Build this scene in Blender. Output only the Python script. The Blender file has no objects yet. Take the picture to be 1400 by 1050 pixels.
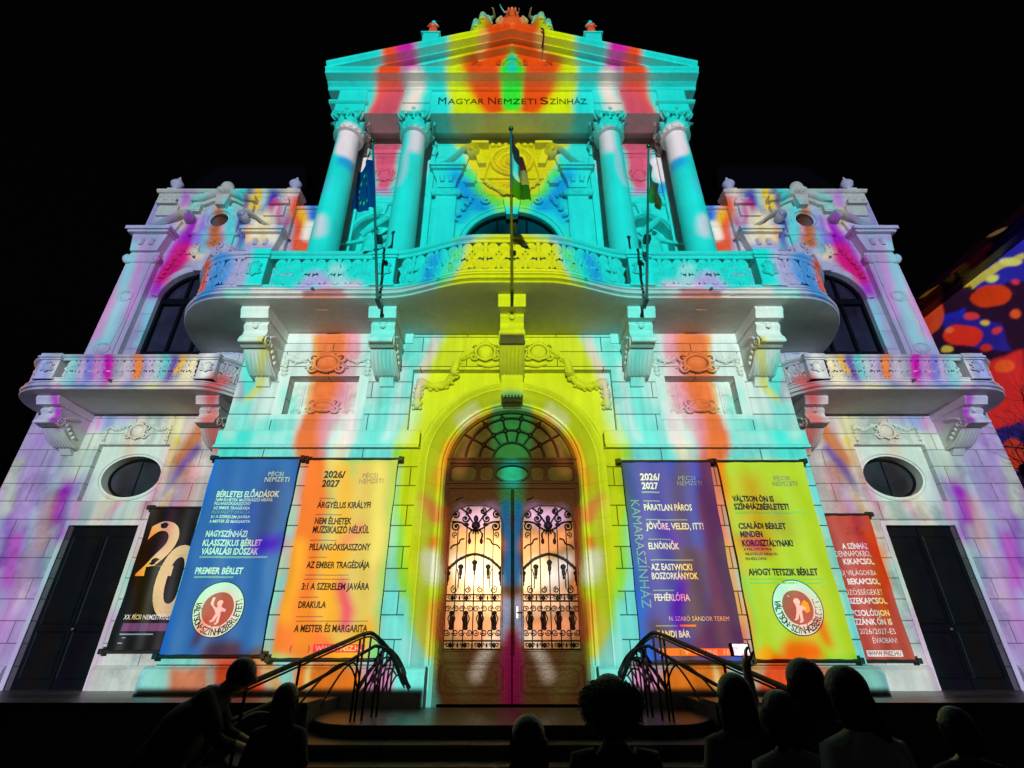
import bpy, bmesh, math, random
import numpy as np
from mathutils import Vector, Matrix
from mathutils.geometry import tessellate_polygon
R = math.radians
rnd = random.Random(7)
scene = bpy.context.scene
col = scene.collection

# ------------------------------------------------------------------ camera
cam_d = bpy.data.cameras.new("camera")
cam = bpy.data.objects.new("camera", cam_d); col.objects.link(cam)
cam.location = (0, -10, 1.7)
cam.rotation_euler = (R(90 + 27.5), 0, 0)
cam_d.sensor_width = 36
cam_d.lens = 36 * 681 / 1400
cam_d.clip_start = 0.05; cam_d.clip_end = 2000
scene.camera = cam

# ------------------------------------------------------------------ night sky, moon, exposure
world = bpy.data.worlds.new("World"); scene.world = world
world.use_nodes = True
wn = world.node_tree
sky = wn.nodes.new('ShaderNodeTexSky'); sky.sky_type = 'NISHITA'
sky.sun_disc = False; sky.sun_elevation = R(-4.0); sky.sun_rotation = R(160)
bg = wn.nodes['Background']; bg.inputs['Strength'].default_value = 0.05
wn.links.new(sky.outputs[0], bg.inputs[0])
sd = bpy.data.lights.new("moon", 'SUN'); sd.energy = 0.008; sd.angle = R(0.5); sd.color = (1, .95, .9)
so = bpy.data.objects.new("moon", sd); col.objects.link(so); so.rotation_euler = (R(38), R(-12), 0)
scene.view_settings.view_transform = 'Standard'
scene.view_settings.look = 'None'
scene.view_settings.exposure = 0
scene.view_settings.gamma = 1
scene.cycles.max_bounces = 8
scene.cycles.diffuse_bounces = 4
scene.cycles.use_denoising = True

# ------------------------------------------------------------------ the two video projectors across the square
# every stroke of the slide is given in metres on the facade plane (left half; the show is mirror symmetric)
def s2l(c):
    c = np.array(c, float) / 255
    return np.where(c <= .04045, c / 12.92, ((c + .055) / 1.055) ** 2.4)
STROKES = [
('P',[(-12,0),(0.5,0),(0.5,23),(-12,23)],0,0.05,(152,160,206),1),
('P',[(-12,8.2),(-6.2,8.2),(-6.2,0),(-12,0)],0,0.3,(160,184,194),1),
('P',[(-6.4,0),(0.5,0),(0.5,8.4),(-6.4,8.4)],0,0.12,(112,222,216),1),
('P',[(-6.0,8.4),(0.5,8.4),(0.5,23),(-6.0,23)],0,0.12,(20,212,208),1),
('P',[(-3.97,18.97),(-3.35,19.1),(-3.37,17.22),(-3.56,16.19),(-3.97,15.68),(-4.25,15.53),(-4.24,15.89),(-4.22,16.97)],0,0.15,(226,70,16),1),
('P',[(-3.4,19.1),(-2.8,19.27),(-3.01,18.45),(-2.91,17.0),(-3.33,16.93),(-3.62,18.34)],0,0.2,(192,24,158),1),
('P',[(-4.06,16.82),(-3.37,16.93),(-3.27,15.89),(-3.5,15.5),(-4.27,15.5),(-4.15,15.89)],0,0.22,(196,72,96),1),
('L',[(-3.01,16.93),(-3.05,15.89)],0.22,0.18,(226,214,206),1),
('P',[(-2.01,20.05),(0.5,20.78),(0.42,12.69),(-0.76,13.13),(-1.35,15.0),(-1.86,15.65),(-2.08,17.08)],0,0.15,(196,224,0),1),
('P',[(-0.81,20.78),(0.51,21.15),(0.45,15.59),(-0.22,15.61),(-0.79,15.7),(-1.21,16.35),(-1.35,16.82),(-1.65,17.61),(-1.44,18.54),(-1.09,18.88)],0,0.23,(216,70,8),1),
('L',[(-1.43,18.41),(-1.15,18.45)],0.19,0.19,(190,50,6),0.9),
('L',[(-1.08,18.75),(-0.95,19.14)],0.12,0.14,(230,178,96),0.9),
('P',[(0.02,19.27),(0.14,18.84),(0.33,18.34),(0.41,16.65),(0.35,15.89),(0.22,15.65),(-0.18,15.65),(-0.31,15.89),(-0.36,16.65),(-0.29,18.34),(-0.1,18.84)],0,0.12,(34,218,48),1),
('L',[(0.02,18.54),(0.02,17.16)],0.12,0.14,(0,190,200),1),
('L',[(0.03,20.64),(0.02,19.55)],0.1,0.15,(240,120,40),1),
('L',[(-3.16,21.29),(-2.57,21.2)],0.32,0.16,(222,84,50),1),
('L',[(-2.31,21.03),(-1.45,21.26)],0.13,0.16,(150,130,90),1),
('L',[(-1.15,20.8),(-0.61,20.8)],0.3,0.2,(150,200,130),0.9),
('L',[(0.0,21.52),(0.0,20.05)],0.25,0.2,(222,90,40),1),
('L',[(-4.92,18.58),(-4.22,18.75)],0.07,0.09,(232,170,110),0.8),
('P',[(-1.65,15.65),(0.46,15.85),(0.42,12.92),(0.0,12.92),(-0.6,13.33),(-1.1,14.19),(-1.44,15.0)],0,0.13,(206,206,0),1),
('L',[(-1.31,14.19),(-0.97,13.51),(-0.42,13.04)],0.17,0.17,(70,220,60),0.9),
('L',[(-1.63,13.88),(-1.27,13.21),(-1.01,12.86)],0.24,0.26,(0,140,226),0.95),
('L',[(-1.49,12.4),(-1.26,12.83)],0.19,0.19,(0,160,225),0.8),
('L',[(0.0,12.92),(-0.42,12.8)],0.15,0.15,(120,226,60),0.9),
('L',[(0.0,13.88),(-0.22,14.68)],0.27,0.27,(214,190,0),0.7),
('P',[(-4.33,15.51),(-3.48,15.65),(-3.51,14.19),(-3.69,13.51),(-4.03,13.51)],0,0.13,(206,70,112),1),
('L',[(-4.12,13.51),(-3.65,13.51)],0.11,0.13,(190,120,190),0.8),
('L',[(-4.68,14.7),(-4.68,14.13)],0.42,0.1,(222,214,226),1),
('L',[(-4.76,13.57),(-4.33,13.45)],0.18,0.14,(20,150,226),1),
('L',[(-4.97,12.87),(-5.01,12.42)],0.12,0.12,(60,190,226),0.7),
('L',[(-2.73,14.83),(-2.81,14.25)],0.19,0.15,(216,206,222),0.9),
('L',[(-3.0,14.09),(-3.09,12.75)],0.08,0.1,(170,190,214),0.6),
('L',[(-5.01,11.4),(-4.98,10.94)],0.15,0.15,(200,196,220),0.8),
('P',[(-6.7,9.71),(-6.94,9.54),(-7.13,8.82),(-7.1,8.27),(-6.67,8.27),(-6.46,8.82),(-6.43,9.36)],0,0.13,(30,140,222),0.85),
('L',[(-7.15,9.7),(-7.24,9.21),(-7.22,8.78)],0.12,0.1,(226,90,46),1),
('L',[(-4.7,8.59),(-4.48,8.93),(-4.17,8.67)],0.18,0.15,(168,160,222),0.95),
('L',[(-4.15,8.55),(-3.81,8.67),(-3.46,8.55)],0.14,0.13,(206,180,216),0.9),
('L',[(-4.01,9.1),(-3.84,8.67)],0.15,0.13,(150,214,222),0.8),
('P',[(-5.86,8.55),(-4.61,8.55),(-4.54,8.15),(-5.83,8.15)],0,0.06,(206,206,204),0.95),
('P',[(-4.64,8.51),(-3.68,8.51),(-3.65,8.11),(-4.59,8.11)],0,0.06,(158,64,78),1),
('P',[(-3.68,8.47),(-1.64,8.51),(-1.62,8.11),(-3.65,8.11)],0,0.1,(150,196,190),0.8),
('P',[(-1.1,9.47),(0.34,9.65),(0.31,8.05),(-1.28,7.95),(-1.24,8.44)],0,0.14,(200,212,20),1),
('L',[(-1.24,9.48),(-1.4,8.8),(-1.43,8.23)],0.09,0.14,(90,214,110),0.95),
('L',[(-1.77,9.31),(-1.9,8.72)],0.13,0.14,(20,140,226),0.9),
('L',[(-1.0,9.48),(-1.33,9.39)],0.06,0.1,(20,150,226),0.8),
('P',[(-6.21,8.29),(-3.5,8.29),(-3.36,7.0),(-3.29,5.58),(-4.68,5.52),(-5.43,5.52),(-5.9,7.0)],0,0.3,(226,238,230),0.75),
('P',[(-6.45,6.27),(-6.24,7.38),(-5.81,7.09),(-5.48,4.93),(-6.15,4.93)],0,0.19,(70,224,212),0.9),
('L',[(-6.3,5.72),(-5.09,5.78)],0.22,0.16,(60,222,208),0.9),
('L',[(-4.99,6.63),(-4.7,5.58)],0.13,0.13,(90,228,214),0.7),
('L',[(-5.5,7.38),(-5.67,6.81),(-5.82,6.48)],0.1,0.08,(206,216,50),0.95),
('L',[(-5.75,6.36),(-5.8,6.01)],0.1,0.1,(60,224,220),0.9),
('P',[(-4.72,8.29),(-3.67,8.29),(-3.65,7.38),(-3.71,6.27),(-3.96,5.38),(-3.77,4.93),(-4.5,4.93),(-4.59,5.38),(-4.55,6.27),(-4.66,7.38)],0,0.11,(228,118,58),1),
('P',[(-3.88,8.29),(-3.6,8.29),(-3.58,7.38),(-3.71,6.27),(-4.0,5.17),(-4.13,6.27),(-3.92,7.38)],0,0.18,(222,160,190),0.85),
('L',[(-4.64,8.22),(-4.66,7.38),(-4.58,6.27)],0.04,0.05,(230,170,40),0.9),
('L',[(-3.59,5.5),(-3.65,5.09)],0.19,0.14,(230,226,190),0.9),
('L',[(-3.51,6.27),(-3.48,5.58)],0.14,0.14,(240,226,226),0.8),
('P',[(-3.04,8.29),(-1.75,8.29),(-2.23,7.0),(-2.4,5.75),(-2.97,4.93),(-3.22,6.27),(-3.12,7.38)],0,0.15,(110,232,220),0.9),
('L',[(-2.57,7.38),(-2.58,6.27),(-2.66,5.58)],0.1,0.11,(206,236,230),0.7),
('P',[(-1.51,8.35),(0.35,8.35),(0.25,0.61),(-1.28,0.61),(-1.74,1.69),(-2.11,2.66),(-2.33,3.74),(-2.42,4.78),(-2.38,5.58),(-2.24,6.45),(-2.12,7.28),(-1.79,7.88)],0,0.15,(196,218,22),1),
('L',[(-1.74,8.14),(-2.08,7.28),(-2.19,6.63)],0.1,0.1,(220,200,190),0.8),
('L',[(-2.23,6.27),(-2.36,5.42),(-2.37,4.47),(-2.27,3.46),(-2.08,2.66),(-1.76,1.81)],0.09,0.1,(140,222,20),0.9),
('L',[(-1.15,6.13),(-0.89,6.41)],0.13,0.11,(226,236,170),0.8),
('L',[(-0.96,6.01),(-0.81,6.27)],0.08,0.1,(232,150,20),0.9),
('L',[(-1.38,5.58),(-1.45,5.22)],0.09,0.09,(240,150,20),1),
('L',[(-1.52,4.93),(-1.53,4.62)],0.14,0.12,(232,170,20),0.7),
('L',[(-1.69,4.17),(-1.57,4.0)],0.18,0.13,(226,140,60),1),
('L',[(-1.57,3.49),(-1.59,3.39)],0.09,0.09,(230,110,30),0.9),
('L',[(-1.62,3.12),(-1.55,2.86)],0.17,0.14,(232,240,200),1),
('L',[(-1.87,3.74),(-1.88,2.92)],0.08,0.08,(208,216,0),0.8),
('L',[(-1.48,2.29),(-1.39,1.81)],0.12,0.12,(224,140,40),0.9),
('L',[(-1.62,2.05),(-1.48,1.47)],0.09,0.09,(206,206,60),0.9),
('P',[(-2.0,2.41),(-1.77,1.93),(-1.45,1.3),(-1.36,0.71),(-2.16,0.71),(-2.25,2.05)],0,0.1,(120,232,222),0.9),
('L',[(-1.23,5.75),(-1.46,4.93)],0.09,0.12,(236,150,40),0.9),
('L',[(-0.8,6.16),(-0.52,6.34)],0.08,0.1,(236,170,40),0.8),
('L',[(-1.32,3.19),(-1.29,2.29)],0.07,0.1,(232,140,50),0.8),
('L',[(-1.84,4.17),(-1.83,3.6)],0.09,0.12,(214,226,60),0.7),
('L',[(-1.82,1.69),(-1.69,1.13)],0.1,0.12,(160,236,226),0.8),
('P',[(0.0,6.47),(0.33,6.47),(0.25,0.63),(-1.32,0.63),(-1.36,3.29),(-1.4,4.93),(-1.33,5.34),(-1.13,5.81),(-0.79,6.2),(-0.41,6.4)],0,0.05,(112,78,42),1),
('L',[(-0.98,5.93),(-1.13,5.09)],0.14,0.13,(190,120,70),0.9),
('P',[(-0.47,6.47),(0.33,6.54),(0.3,4.15),(-0.18,4.15),(-0.31,5.09),(-0.52,5.76)],0,0.13,(66,160,96),0.95),
('L',[(0.0,5.09),(0.0,4.85)],0.19,0.09,(60,226,206),1),
('L',[(-0.09,4.31),(-0.04,3.71),(-0.14,2.88)],0.09,0.1,(16,130,200),0.95),
('L',[(-0.9,4.08),(-0.48,4.15)],0.21,0.15,(214,170,240),1),
('L',[(-1.03,3.64),(-0.37,3.57)],0.18,0.15,(244,150,100),1),
('L',[(-1.07,3.02),(-0.85,2.95)],0.23,0.17,(226,226,236),1),
('L',[(-0.6,3.15),(-0.45,2.86)],0.2,0.14,(255,246,220),1),
('L',[(-0.98,2.49),(-0.28,2.43)],0.17,0.17,(240,190,170),1),
('L',[(-1.02,1.99),(-0.27,1.93)],0.19,0.16,(226,140,110),1),
('L',[(-0.14,2.49),(-0.22,1.87)],0.07,0.08,(160,190,240),0.9),
('L',[(-0.38,1.87),(-0.59,1.23)],0.11,0.11,(226,214,200),0.9),
('L',[(0.0,1.87),(0.0,0.79)],0.17,0.13,(156,16,90),0.95),
('L',[(-1.17,1.52),(-0.77,0.95)],0.13,0.13,(120,110,60),0.9),
('L',[(-1.36,4.15),(-1.29,1.75)],0.07,0.07,(190,90,50),0.9),
('L',[(-4.74,4.7),(-4.82,4.17),(-4.64,3.74)],0.13,0.21,(206,130,90),0.6),
('L',[(-4.59,4.62),(-4.44,4.17)],0.07,0.07,(240,200,200),0.8),
('L',[(-4.65,3.39),(-4.9,3.25)],0.18,0.17,(206,40,206),0.95),
('L',[(-4.41,3.32),(-4.41,2.79)],0.08,0.08,(226,180,150),0.8),
('L',[(-5.4,4.02),(-5.37,3.46)],0.2,0.17,(120,190,226),0.7),
('L',[(-5.54,2.92),(-5.74,2.17)],0.14,0.14,(226,190,120),0.6),
('P',[(-6.13,5.11),(-4.43,5.08),(-4.33,1.51),(-6.13,1.56)],0,0.1,(170,226,190),0.9),
('L',[(-4.89,4.47),(-4.88,3.53)],0.23,0.29,(196,110,90),0.55),
('L',[(-5.26,4.02),(-5.3,3.6)],0.14,0.23,(150,150,200),0.6),
('L',[(-4.77,3.3),(-4.58,3.32)],0.17,0.17,(190,40,206),0.9),
('P',[(-3.75,5.06),(-2.32,5.03),(-2.51,1.49),(-3.48,1.49)],0,0.13,(226,206,168),0.8),
('P',[(-4.41,5.09),(-3.8,5.09),(-3.71,4.02),(-3.65,3.19),(-3.45,2.05),(-2.82,1.41),(-4.28,1.41),(-4.21,2.66),(-4.38,4.02)],0,0.14,(228,134,100),1),
('L',[(-4.07,3.32),(-4.04,2.66),(-4.04,2.05)],0.14,0.16,(232,186,96),0.9),
('L',[(-3.69,2.29),(-3.71,1.69)],0.13,0.16,(232,160,90),0.8),
('L',[(-3.44,4.93),(-3.36,4.02),(-3.24,2.92)],0.15,0.13,(226,200,120),0.8),
('L',[(-2.74,4.93),(-2.64,3.19)],0.13,0.15,(222,236,190),0.9),
('L',[(-3.15,2.66),(-2.98,2.29),(-3.0,2.05)],0.13,0.12,(214,60,190),0.9),
('L',[(-3.0,3.74),(-3.27,3.46)],0.1,0.11,(226,150,190),0.7),
('L',[(-2.43,4.93),(-2.42,4.02),(-2.38,2.66)],0.1,0.13,(150,226,170),0.7),
('L',[(-2.57,1.93),(-2.96,1.47)],0.21,0.16,(226,180,70),0.9),
('L',[(-3.51,3.19),(-3.25,2.05)],0.19,0.16,(236,180,60),0.8),
('L',[(-5.3,2.19),(-5.29,2.14)],0.32,0.21,(236,170,160),0.9),
('L',[(-5.31,1.58),(-4.92,1.58)],0.16,0.13,(226,90,40),0.9),
('L',[(-5.57,2.05),(-5.61,1.81)],0.09,0.11,(226,90,60),0.8),
('P',[(-6.54,1.41),(-3.59,1.41),(-3.46,0.71),(-6.3,0.71)],0,0.06,(150,226,214),0.9),
('P',[(-5.97,1.41),(-5.32,1.41),(-5.19,0.71),(-5.83,0.71)],0,0.1,(214,110,60),0.9),
('P',[(-5.28,1.47),(-4.58,1.52),(-4.05,0.71),(-5.11,0.71)],0,0.1,(228,80,34),1),
('L',[(-4.51,1.49),(-4.04,0.97)],0.1,0.08,(232,170,80),0.9),
('P',[(-3.78,1.41),(-2.57,1.41),(-2.46,0.66),(-3.72,0.66)],0,0.08,(226,120,30),1),
('L',[(-3.52,1.35),(-3.5,0.92)],0.04,0.05,(236,226,140),0.9),
('P',[(-2.57,1.41),(-2.05,1.41),(-1.97,0.66),(-2.49,0.66)],0,0.1,(220,120,180),0.9),
('P',[(-1.99,1.41),(-1.41,1.41),(-1.23,0.66),(-1.97,0.66)],0,0.08,(110,232,222),0.9),
('P',[(-10.9,14.29),(-6.52,14.29),(-6.25,12.92),(-10.66,12.92)],0,0.18,(160,176,172),0.8),
('P',[(-10.91,7.96),(-11.22,12.06),(-9.96,12.06),(-9.6,9.75),(-9.37,7.96)],0,0.16,(140,140,188),0.9),
('L',[(-10.61,11.25),(-10.43,8.6)],0.24,0.28,(150,180,222),0.7),
('L',[(-10.3,11.51),(-10.19,9.51)],0.14,0.2,(190,140,214),0.7),
('L',[(-10.49,10.23),(-10.32,8.83)],0.12,0.14,(206,170,206),0.7),
('L',[(-10.2,10.99),(-9.96,9.28)],0.06,0.08,(190,120,206),0.6),
('L',[(-9.66,9.99),(-9.53,8.6)],0.1,0.1,(110,196,222),0.8),
('L',[(-9.88,13.94),(-9.88,13.51)],0.11,0.14,(170,90,214),0.9),
('L',[(-9.26,13.82),(-9.52,13.21)],0.2,0.2,(110,206,214),0.8),
('L',[(-8.1,13.98),(-8.05,13.57)],0.2,0.18,(0,206,214),0.9),
('P',[(-9.44,12.92),(-9.05,12.92),(-9.1,11.78),(-9.19,10.93),(-9.59,10.23),(-9.67,10.99),(-9.58,12.0)],0,0.13,(150,6,196),1),
('P',[(-9.22,11.92),(-9.0,11.46),(-9.09,10.93),(-9.45,10.68),(-9.46,11.46)],0,0.13,(206,20,120),0.9),
('L',[(-8.94,11.65),(-8.68,11.46)],0.17,0.17,(222,206,180),0.8),
('L',[(-9.13,12.92),(-8.97,12.06)],0.17,0.15,(130,110,222),0.9),
('L',[(-8.84,12.4),(-8.69,11.65)],0.11,0.13,(70,190,220),0.8),
('L',[(-8.99,13.33),(-8.91,12.74)],0.11,0.09,(140,170,226),0.9),
('L',[(-8.65,13.21),(-8.61,12.57),(-8.51,11.92)],0.17,0.13,(176,100,56),1),
('L',[(-8.43,13.36),(-8.09,12.06)],0.15,0.11,(80,206,222),1),
('L',[(-7.96,12.77),(-7.69,11.65)],0.11,0.11,(70,60,170),1),
('L',[(-7.54,12.11),(-7.41,11.84)],0.11,0.11,(232,160,30),1),
('L',[(-7.93,14.07),(-7.87,13.21)],0.07,0.09,(110,40,120),0.9),
('L',[(-7.62,14.01),(-7.67,13.27)],0.11,0.09,(232,196,20),1),
('L',[(-7.46,14.07),(-7.46,13.51)],0.07,0.07,(150,214,222),0.9),
('P',[(-7.61,13.03),(-7.05,13.03),(-6.57,11.78),(-7.48,11.78)],0,0.13,(222,216,180),0.9),
('L',[(-7.2,13.82),(-7.19,13.45)],0.16,0.13,(40,40,180),1),
('L',[(-6.99,13.36),(-6.65,12.77)],0.2,0.15,(190,20,130),1),
('L',[(-6.79,14.07),(-6.58,13.51)],0.11,0.11,(226,206,190),0.9),
('P',[(-6.69,13.82),(-6.43,14.07),(-5.63,11.65),(-6.37,11.65),(-6.4,12.62)],0,0.13,(222,84,40),1),
('L',[(-6.25,13.36),(-5.98,12.62)],0.11,0.11,(232,190,30),1),
('L',[(-5.95,12.92),(-5.98,12.4)],0.13,0.13,(232,232,230),1),
('L',[(-5.95,13.88),(-5.91,13.21)],0.11,0.13,(40,90,222),1),
('L',[(-9.39,12.77),(-9.54,11.19),(-9.61,10.18)],0.23,0.17,(150,0,190),0.9),
('L',[(-9.39,11.78),(-9.48,10.63)],0.19,0.17,(206,10,110),0.9),
('L',[(-10.55,11.65),(-10.24,8.6)],0.14,0.18,(120,206,222),0.8),
('L',[(-10.87,11.51),(-10.59,8.83)],0.12,0.18,(210,130,200),0.8),
('P',[(-11.59,7.62),(-6.39,7.62),(-5.91,6.41),(-11.19,6.41)],0,0.07,(146,152,180),0.9),
('L',[(-11.08,7.23),(-11.03,6.77)],0.16,0.13,(232,190,130),1),
('L',[(-10.63,7.33),(-10.47,6.77)],0.2,0.16,(150,166,226),1),
('L',[(-10.17,7.23),(-10.03,6.77)],0.13,0.11,(206,206,222),1),
('L',[(-9.64,7.14),(-9.57,6.77)],0.1,0.1,(186,170,226),0.9),
('L',[(-9.21,7.52),(-9.09,6.95),(-9.11,6.58)],0.16,0.1,(186,0,176),1),
('L',[(-9.19,6.62),(-8.39,6.62)],0.1,0.1,(70,60,190),0.8),
('L',[(-8.63,7.14),(-8.57,6.77)],0.11,0.1,(206,190,226),0.9),
('L',[(-8.42,7.39),(-8.37,6.86)],0.1,0.07,(226,130,50),1),
('L',[(-8.2,7.33),(-8.11,6.77)],0.08,0.08,(60,110,222),1),
('L',[(-7.91,7.46),(-7.88,6.86)],0.15,0.1,(40,206,214),1),
('L',[(-7.63,7.46),(-7.59,6.86)],0.07,0.07,(90,60,170),1),
('L',[(-7.45,7.46),(-7.48,7.14)],0.07,0.07,(232,180,40),1),
('L',[(-7.22,7.33),(-7.17,6.77)],0.15,0.11,(232,226,190),1),
('L',[(-6.87,7.42),(-6.81,7.04)],0.13,0.12,(216,226,222),1),
('L',[(-6.51,6.95),(-6.68,6.58)],0.16,0.11,(190,80,86),1),
('L',[(-10.96,7.33),(-10.87,6.77)],0.15,0.13,(226,170,100),0.9),
('L',[(-9.99,7.39),(-9.81,6.75)],0.15,0.11,(110,206,220),0.9),
('L',[(-9.52,7.39),(-9.37,6.75)],0.11,0.1,(110,110,220),0.9),
('L',[(-9.2,7.5),(-9.1,6.64)],0.21,0.1,(186,0,176),1),
('P',[(-12.16,6.76),(-10.51,6.76),(-9.68,3.44),(-9.16,1.0),(-10.23,1.0),(-12.82,6.02)],0,0.35,(176,156,222),0.8),
('P',[(-10.27,6.39),(-7.93,6.58),(-7.76,4.04),(-8.38,4.04),(-9.54,4.99)],0,0.37,(200,228,216),0.85),
('P',[(-8.08,6.76),(-6.95,6.76),(-6.72,5.32),(-6.52,1.59),(-7.9,1.59),(-7.76,4.04)],0,0.32,(232,218,212),0.8),
('L',[(-9.67,5.07),(-9.62,3.96)],0.23,0.19,(150,0,190),0.95),
('L',[(-10.8,6.02),(-10.4,4.04),(-10.17,2.88)],0.19,0.29,(150,90,206),0.7),
('L',[(-9.65,6.02),(-9.67,5.32)],0.2,0.24,(206,226,206),0.7),
('L',[(-11.01,5.16),(-10.58,3.3)],0.19,0.16,(136,20,186),0.8),
('L',[(-9.88,2.88),(-9.71,1.83)],0.18,0.21,(190,140,220),0.8),
('L',[(-7.39,6.02),(-7.34,4.99)],0.12,0.15,(190,120,60),0.8),
('L',[(-7.47,4.35),(-7.47,3.44),(-7.38,2.48)],0.2,0.22,(226,160,90),0.8),
('L',[(-7.29,4.5),(-7.23,3.44)],0.11,0.14,(206,120,190),0.7),
('L',[(-6.64,6.22),(-6.55,5.79)],0.19,0.14,(206,110,110),1),
('L',[(-10.21,6.58),(-10.15,6.1)],0.1,0.07,(160,20,196),1),
('L',[(-10.0,6.67),(-9.98,6.3)],0.09,0.09,(196,130,210),0.9),
('L',[(-9.78,6.61),(-9.71,6.35)],0.07,0.09,(216,120,206),0.8),
('L',[(-9.54,6.73),(-9.48,6.39)],0.14,0.14,(120,150,226),0.8),
('L',[(-9.21,6.67),(-9.14,6.39)],0.14,0.16,(160,190,230),0.7),
('L',[(-10.48,6.48),(-10.64,5.67)],0.21,0.17,(166,176,214),0.7),
('L',[(-8.74,6.67),(-8.6,6.02)],0.12,0.14,(226,214,200),0.7),
('L',[(-7.85,6.58),(-7.84,5.85)],0.17,0.16,(226,230,170),0.9),
('L',[(-7.22,6.39),(-7.48,5.67),(-7.76,5.07)],0.19,0.14,(206,130,80),1),
('L',[(-7.19,5.81),(-7.57,5.16),(-7.74,4.66)],0.1,0.1,(110,90,180),0.9),
('L',[(-7.76,6.02),(-7.79,5.32)],0.08,0.08,(226,206,60),0.9),
('L',[(-7.18,5.32),(-7.11,4.35)],0.13,0.13,(226,160,170),0.8),
('L',[(-7.84,4.99),(-7.9,4.35)],0.11,0.13,(214,110,80),0.8),
('L',[(-7.5,4.66),(-7.43,3.74)],0.13,0.14,(232,200,140),0.8),
('L',[(-9.76,4.83),(-9.69,4.27)],0.15,0.1,(150,10,196),1),
('L',[(-9.41,4.66),(-9.35,4.27)],0.1,0.1,(206,140,206),0.8),
('L',[(-8.55,4.5),(-8.65,4.35)],0.08,0.1,(222,120,190),0.8),
('L',[(-10.76,5.32),(-10.4,4.04)],0.13,0.15,(180,160,222),0.9),
('L',[(-11.12,5.32),(-10.89,4.35)],0.13,0.15,(226,226,170),0.8),
('L',[(-10.33,5.32),(-9.96,3.74)],0.16,0.15,(170,200,224),0.8),
('L',[(-10.45,3.74),(-10.23,2.88)],0.11,0.11,(190,90,206),0.9),
('L',[(-9.98,3.44),(-9.84,2.48)],0.12,0.12,(196,196,226),0.8),
('L',[(-9.7,4.04),(-9.49,3.02)],0.11,0.12,(150,206,214),0.7),
('L',[(-7.58,3.74),(-7.52,2.88)],0.14,0.14,(232,140,60),0.9),
('L',[(-7.29,3.16),(-7.29,2.21)],0.13,0.13,(226,206,60),0.8),
('L',[(-7.76,3.16),(-7.72,1.83)],0.12,0.13,(120,214,206),0.7),
('P',[(-8.09,1.71),(-6.72,1.59),(-6.69,0.88),(-8.03,0.88)],0,0.08,(206,220,214),0.9),
('L',[(-10.69,5.83),(-10.51,4.46)],0.06,0.13,(180,160,220),0.4079268705892295),
('L',[(-8.97,4.88),(-8.84,2.94)],0.05,0.1,(226,230,226),0.6146720032699254),
('L',[(-10.36,5.46),(-10.24,4.5)],0.07,0.13,(150,110,206),0.7315680195113679),
('L',[(-7.14,2.61),(-7.15,1.77)],0.07,0.13,(120,206,206),0.43468730105396874),
('L',[(-8.09,3.14),(-8.06,1.93)],0.06,0.12,(222,160,120),0.5119990381280966),
('L',[(-6.59,2.54),(-6.66,0.99)],0.1,0.21,(150,110,206),0.7635481157658746),
('L',[(-7.9,2.28),(-7.87,0.86)],0.08,0.16,(196,120,206),0.569492431279756),
('L',[(-9.73,4.11),(-9.63,3.1)],0.07,0.13,(150,110,206),0.432430184025532),
('L',[(-8.14,1.84),(-8.1,0.76)],0.09,0.17,(120,206,206),0.45802510379933975),
('L',[(-8.85,6.02),(-8.74,3.99)],0.1,0.2,(222,160,120),0.5105219339838734),
('L',[(-8.93,2.82),(-8.86,1.84)],0.08,0.17,(120,206,206),0.4403917754871438),
('L',[(-11.15,5.18),(-10.88,3.45)],0.1,0.19,(222,190,206),0.44885816076715884),
('L',[(-7.35,4.87),(-7.36,4.05)],0.08,0.15,(180,160,220),0.7583711116447291),
('L',[(-6.66,2.87),(-6.72,1.26)],0.04,0.09,(214,222,200),0.5286704479634964),
('L',[(-9.88,3.22),(-9.71,1.66)],0.11,0.22,(180,160,220),0.5173641014627506),
('L',[(-10.14,4.14),(-10.04,3.24)],0.08,0.15,(130,196,214),0.5325228916796746),
('L',[(-11.82,6.14),(-11.63,5.04)],0.12,0.23,(120,206,206),0.7988741048882432),
('L',[(-8.61,4.16),(-8.56,3.18)],0.12,0.24,(180,160,220),0.42373580951156975),
('L',[(-11.32,5.49),(-11.05,3.81)],0.06,0.12,(150,110,206),0.6184920176585544),
('L',[(-8.77,4.72),(-8.72,3.9)],0.12,0.23,(214,222,200),0.7095168501046472),
('L',[(-8.35,1.88),(-8.3,0.83)],0.06,0.12,(196,120,206),0.5967754633333361),
('L',[(-10.03,4.14),(-9.87,2.68)],0.08,0.16,(222,190,206),0.5994318878284398),
('L',[(-11.21,5.05),(-11.04,3.95)],0.07,0.13,(222,190,206),0.5668538864544318),
('L',[(-10.1,4.7),(-9.89,2.9)],0.07,0.14,(180,160,220),0.7962282853415877),
('L',[(-8.5,2.21),(-8.44,0.97)],0.1,0.2,(150,110,206),0.5977152090891382),
('L',[(-11.06,5.27),(-10.78,3.4)],0.12,0.24,(130,196,214),0.5346358337885281),
('L',[(-7.7,2.61),(-7.69,1.33)],0.1,0.2,(226,230,226),0.48609520094016845),
('L',[(-7.15,2.6),(-7.17,1.62)],0.07,0.14,(222,160,120),0.42975222724261736),
('L',[(-6.32,1.98),(-6.39,0.75)],0.05,0.09,(130,196,214),0.706728109623596),
('L',[(-9.07,2.39),(-8.96,0.92)],0.09,0.18,(222,160,120),0.6276823743348815),
('L',[(-7.19,2.11),(-7.2,1.28)],0.04,0.09,(130,196,214),0.4052441108525068),
('L',[(-7.88,5.76),(-7.85,3.89)],0.11,0.23,(222,190,206),0.6202433587712074),
('L',[(-7.73,5.32),(-7.71,3.67)],0.08,0.15,(226,230,226),0.7094295435677094),
('L',[(-8.86,3.77),(-8.81,3.02)],0.05,0.1,(180,160,220),0.5955324904942699),
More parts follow.
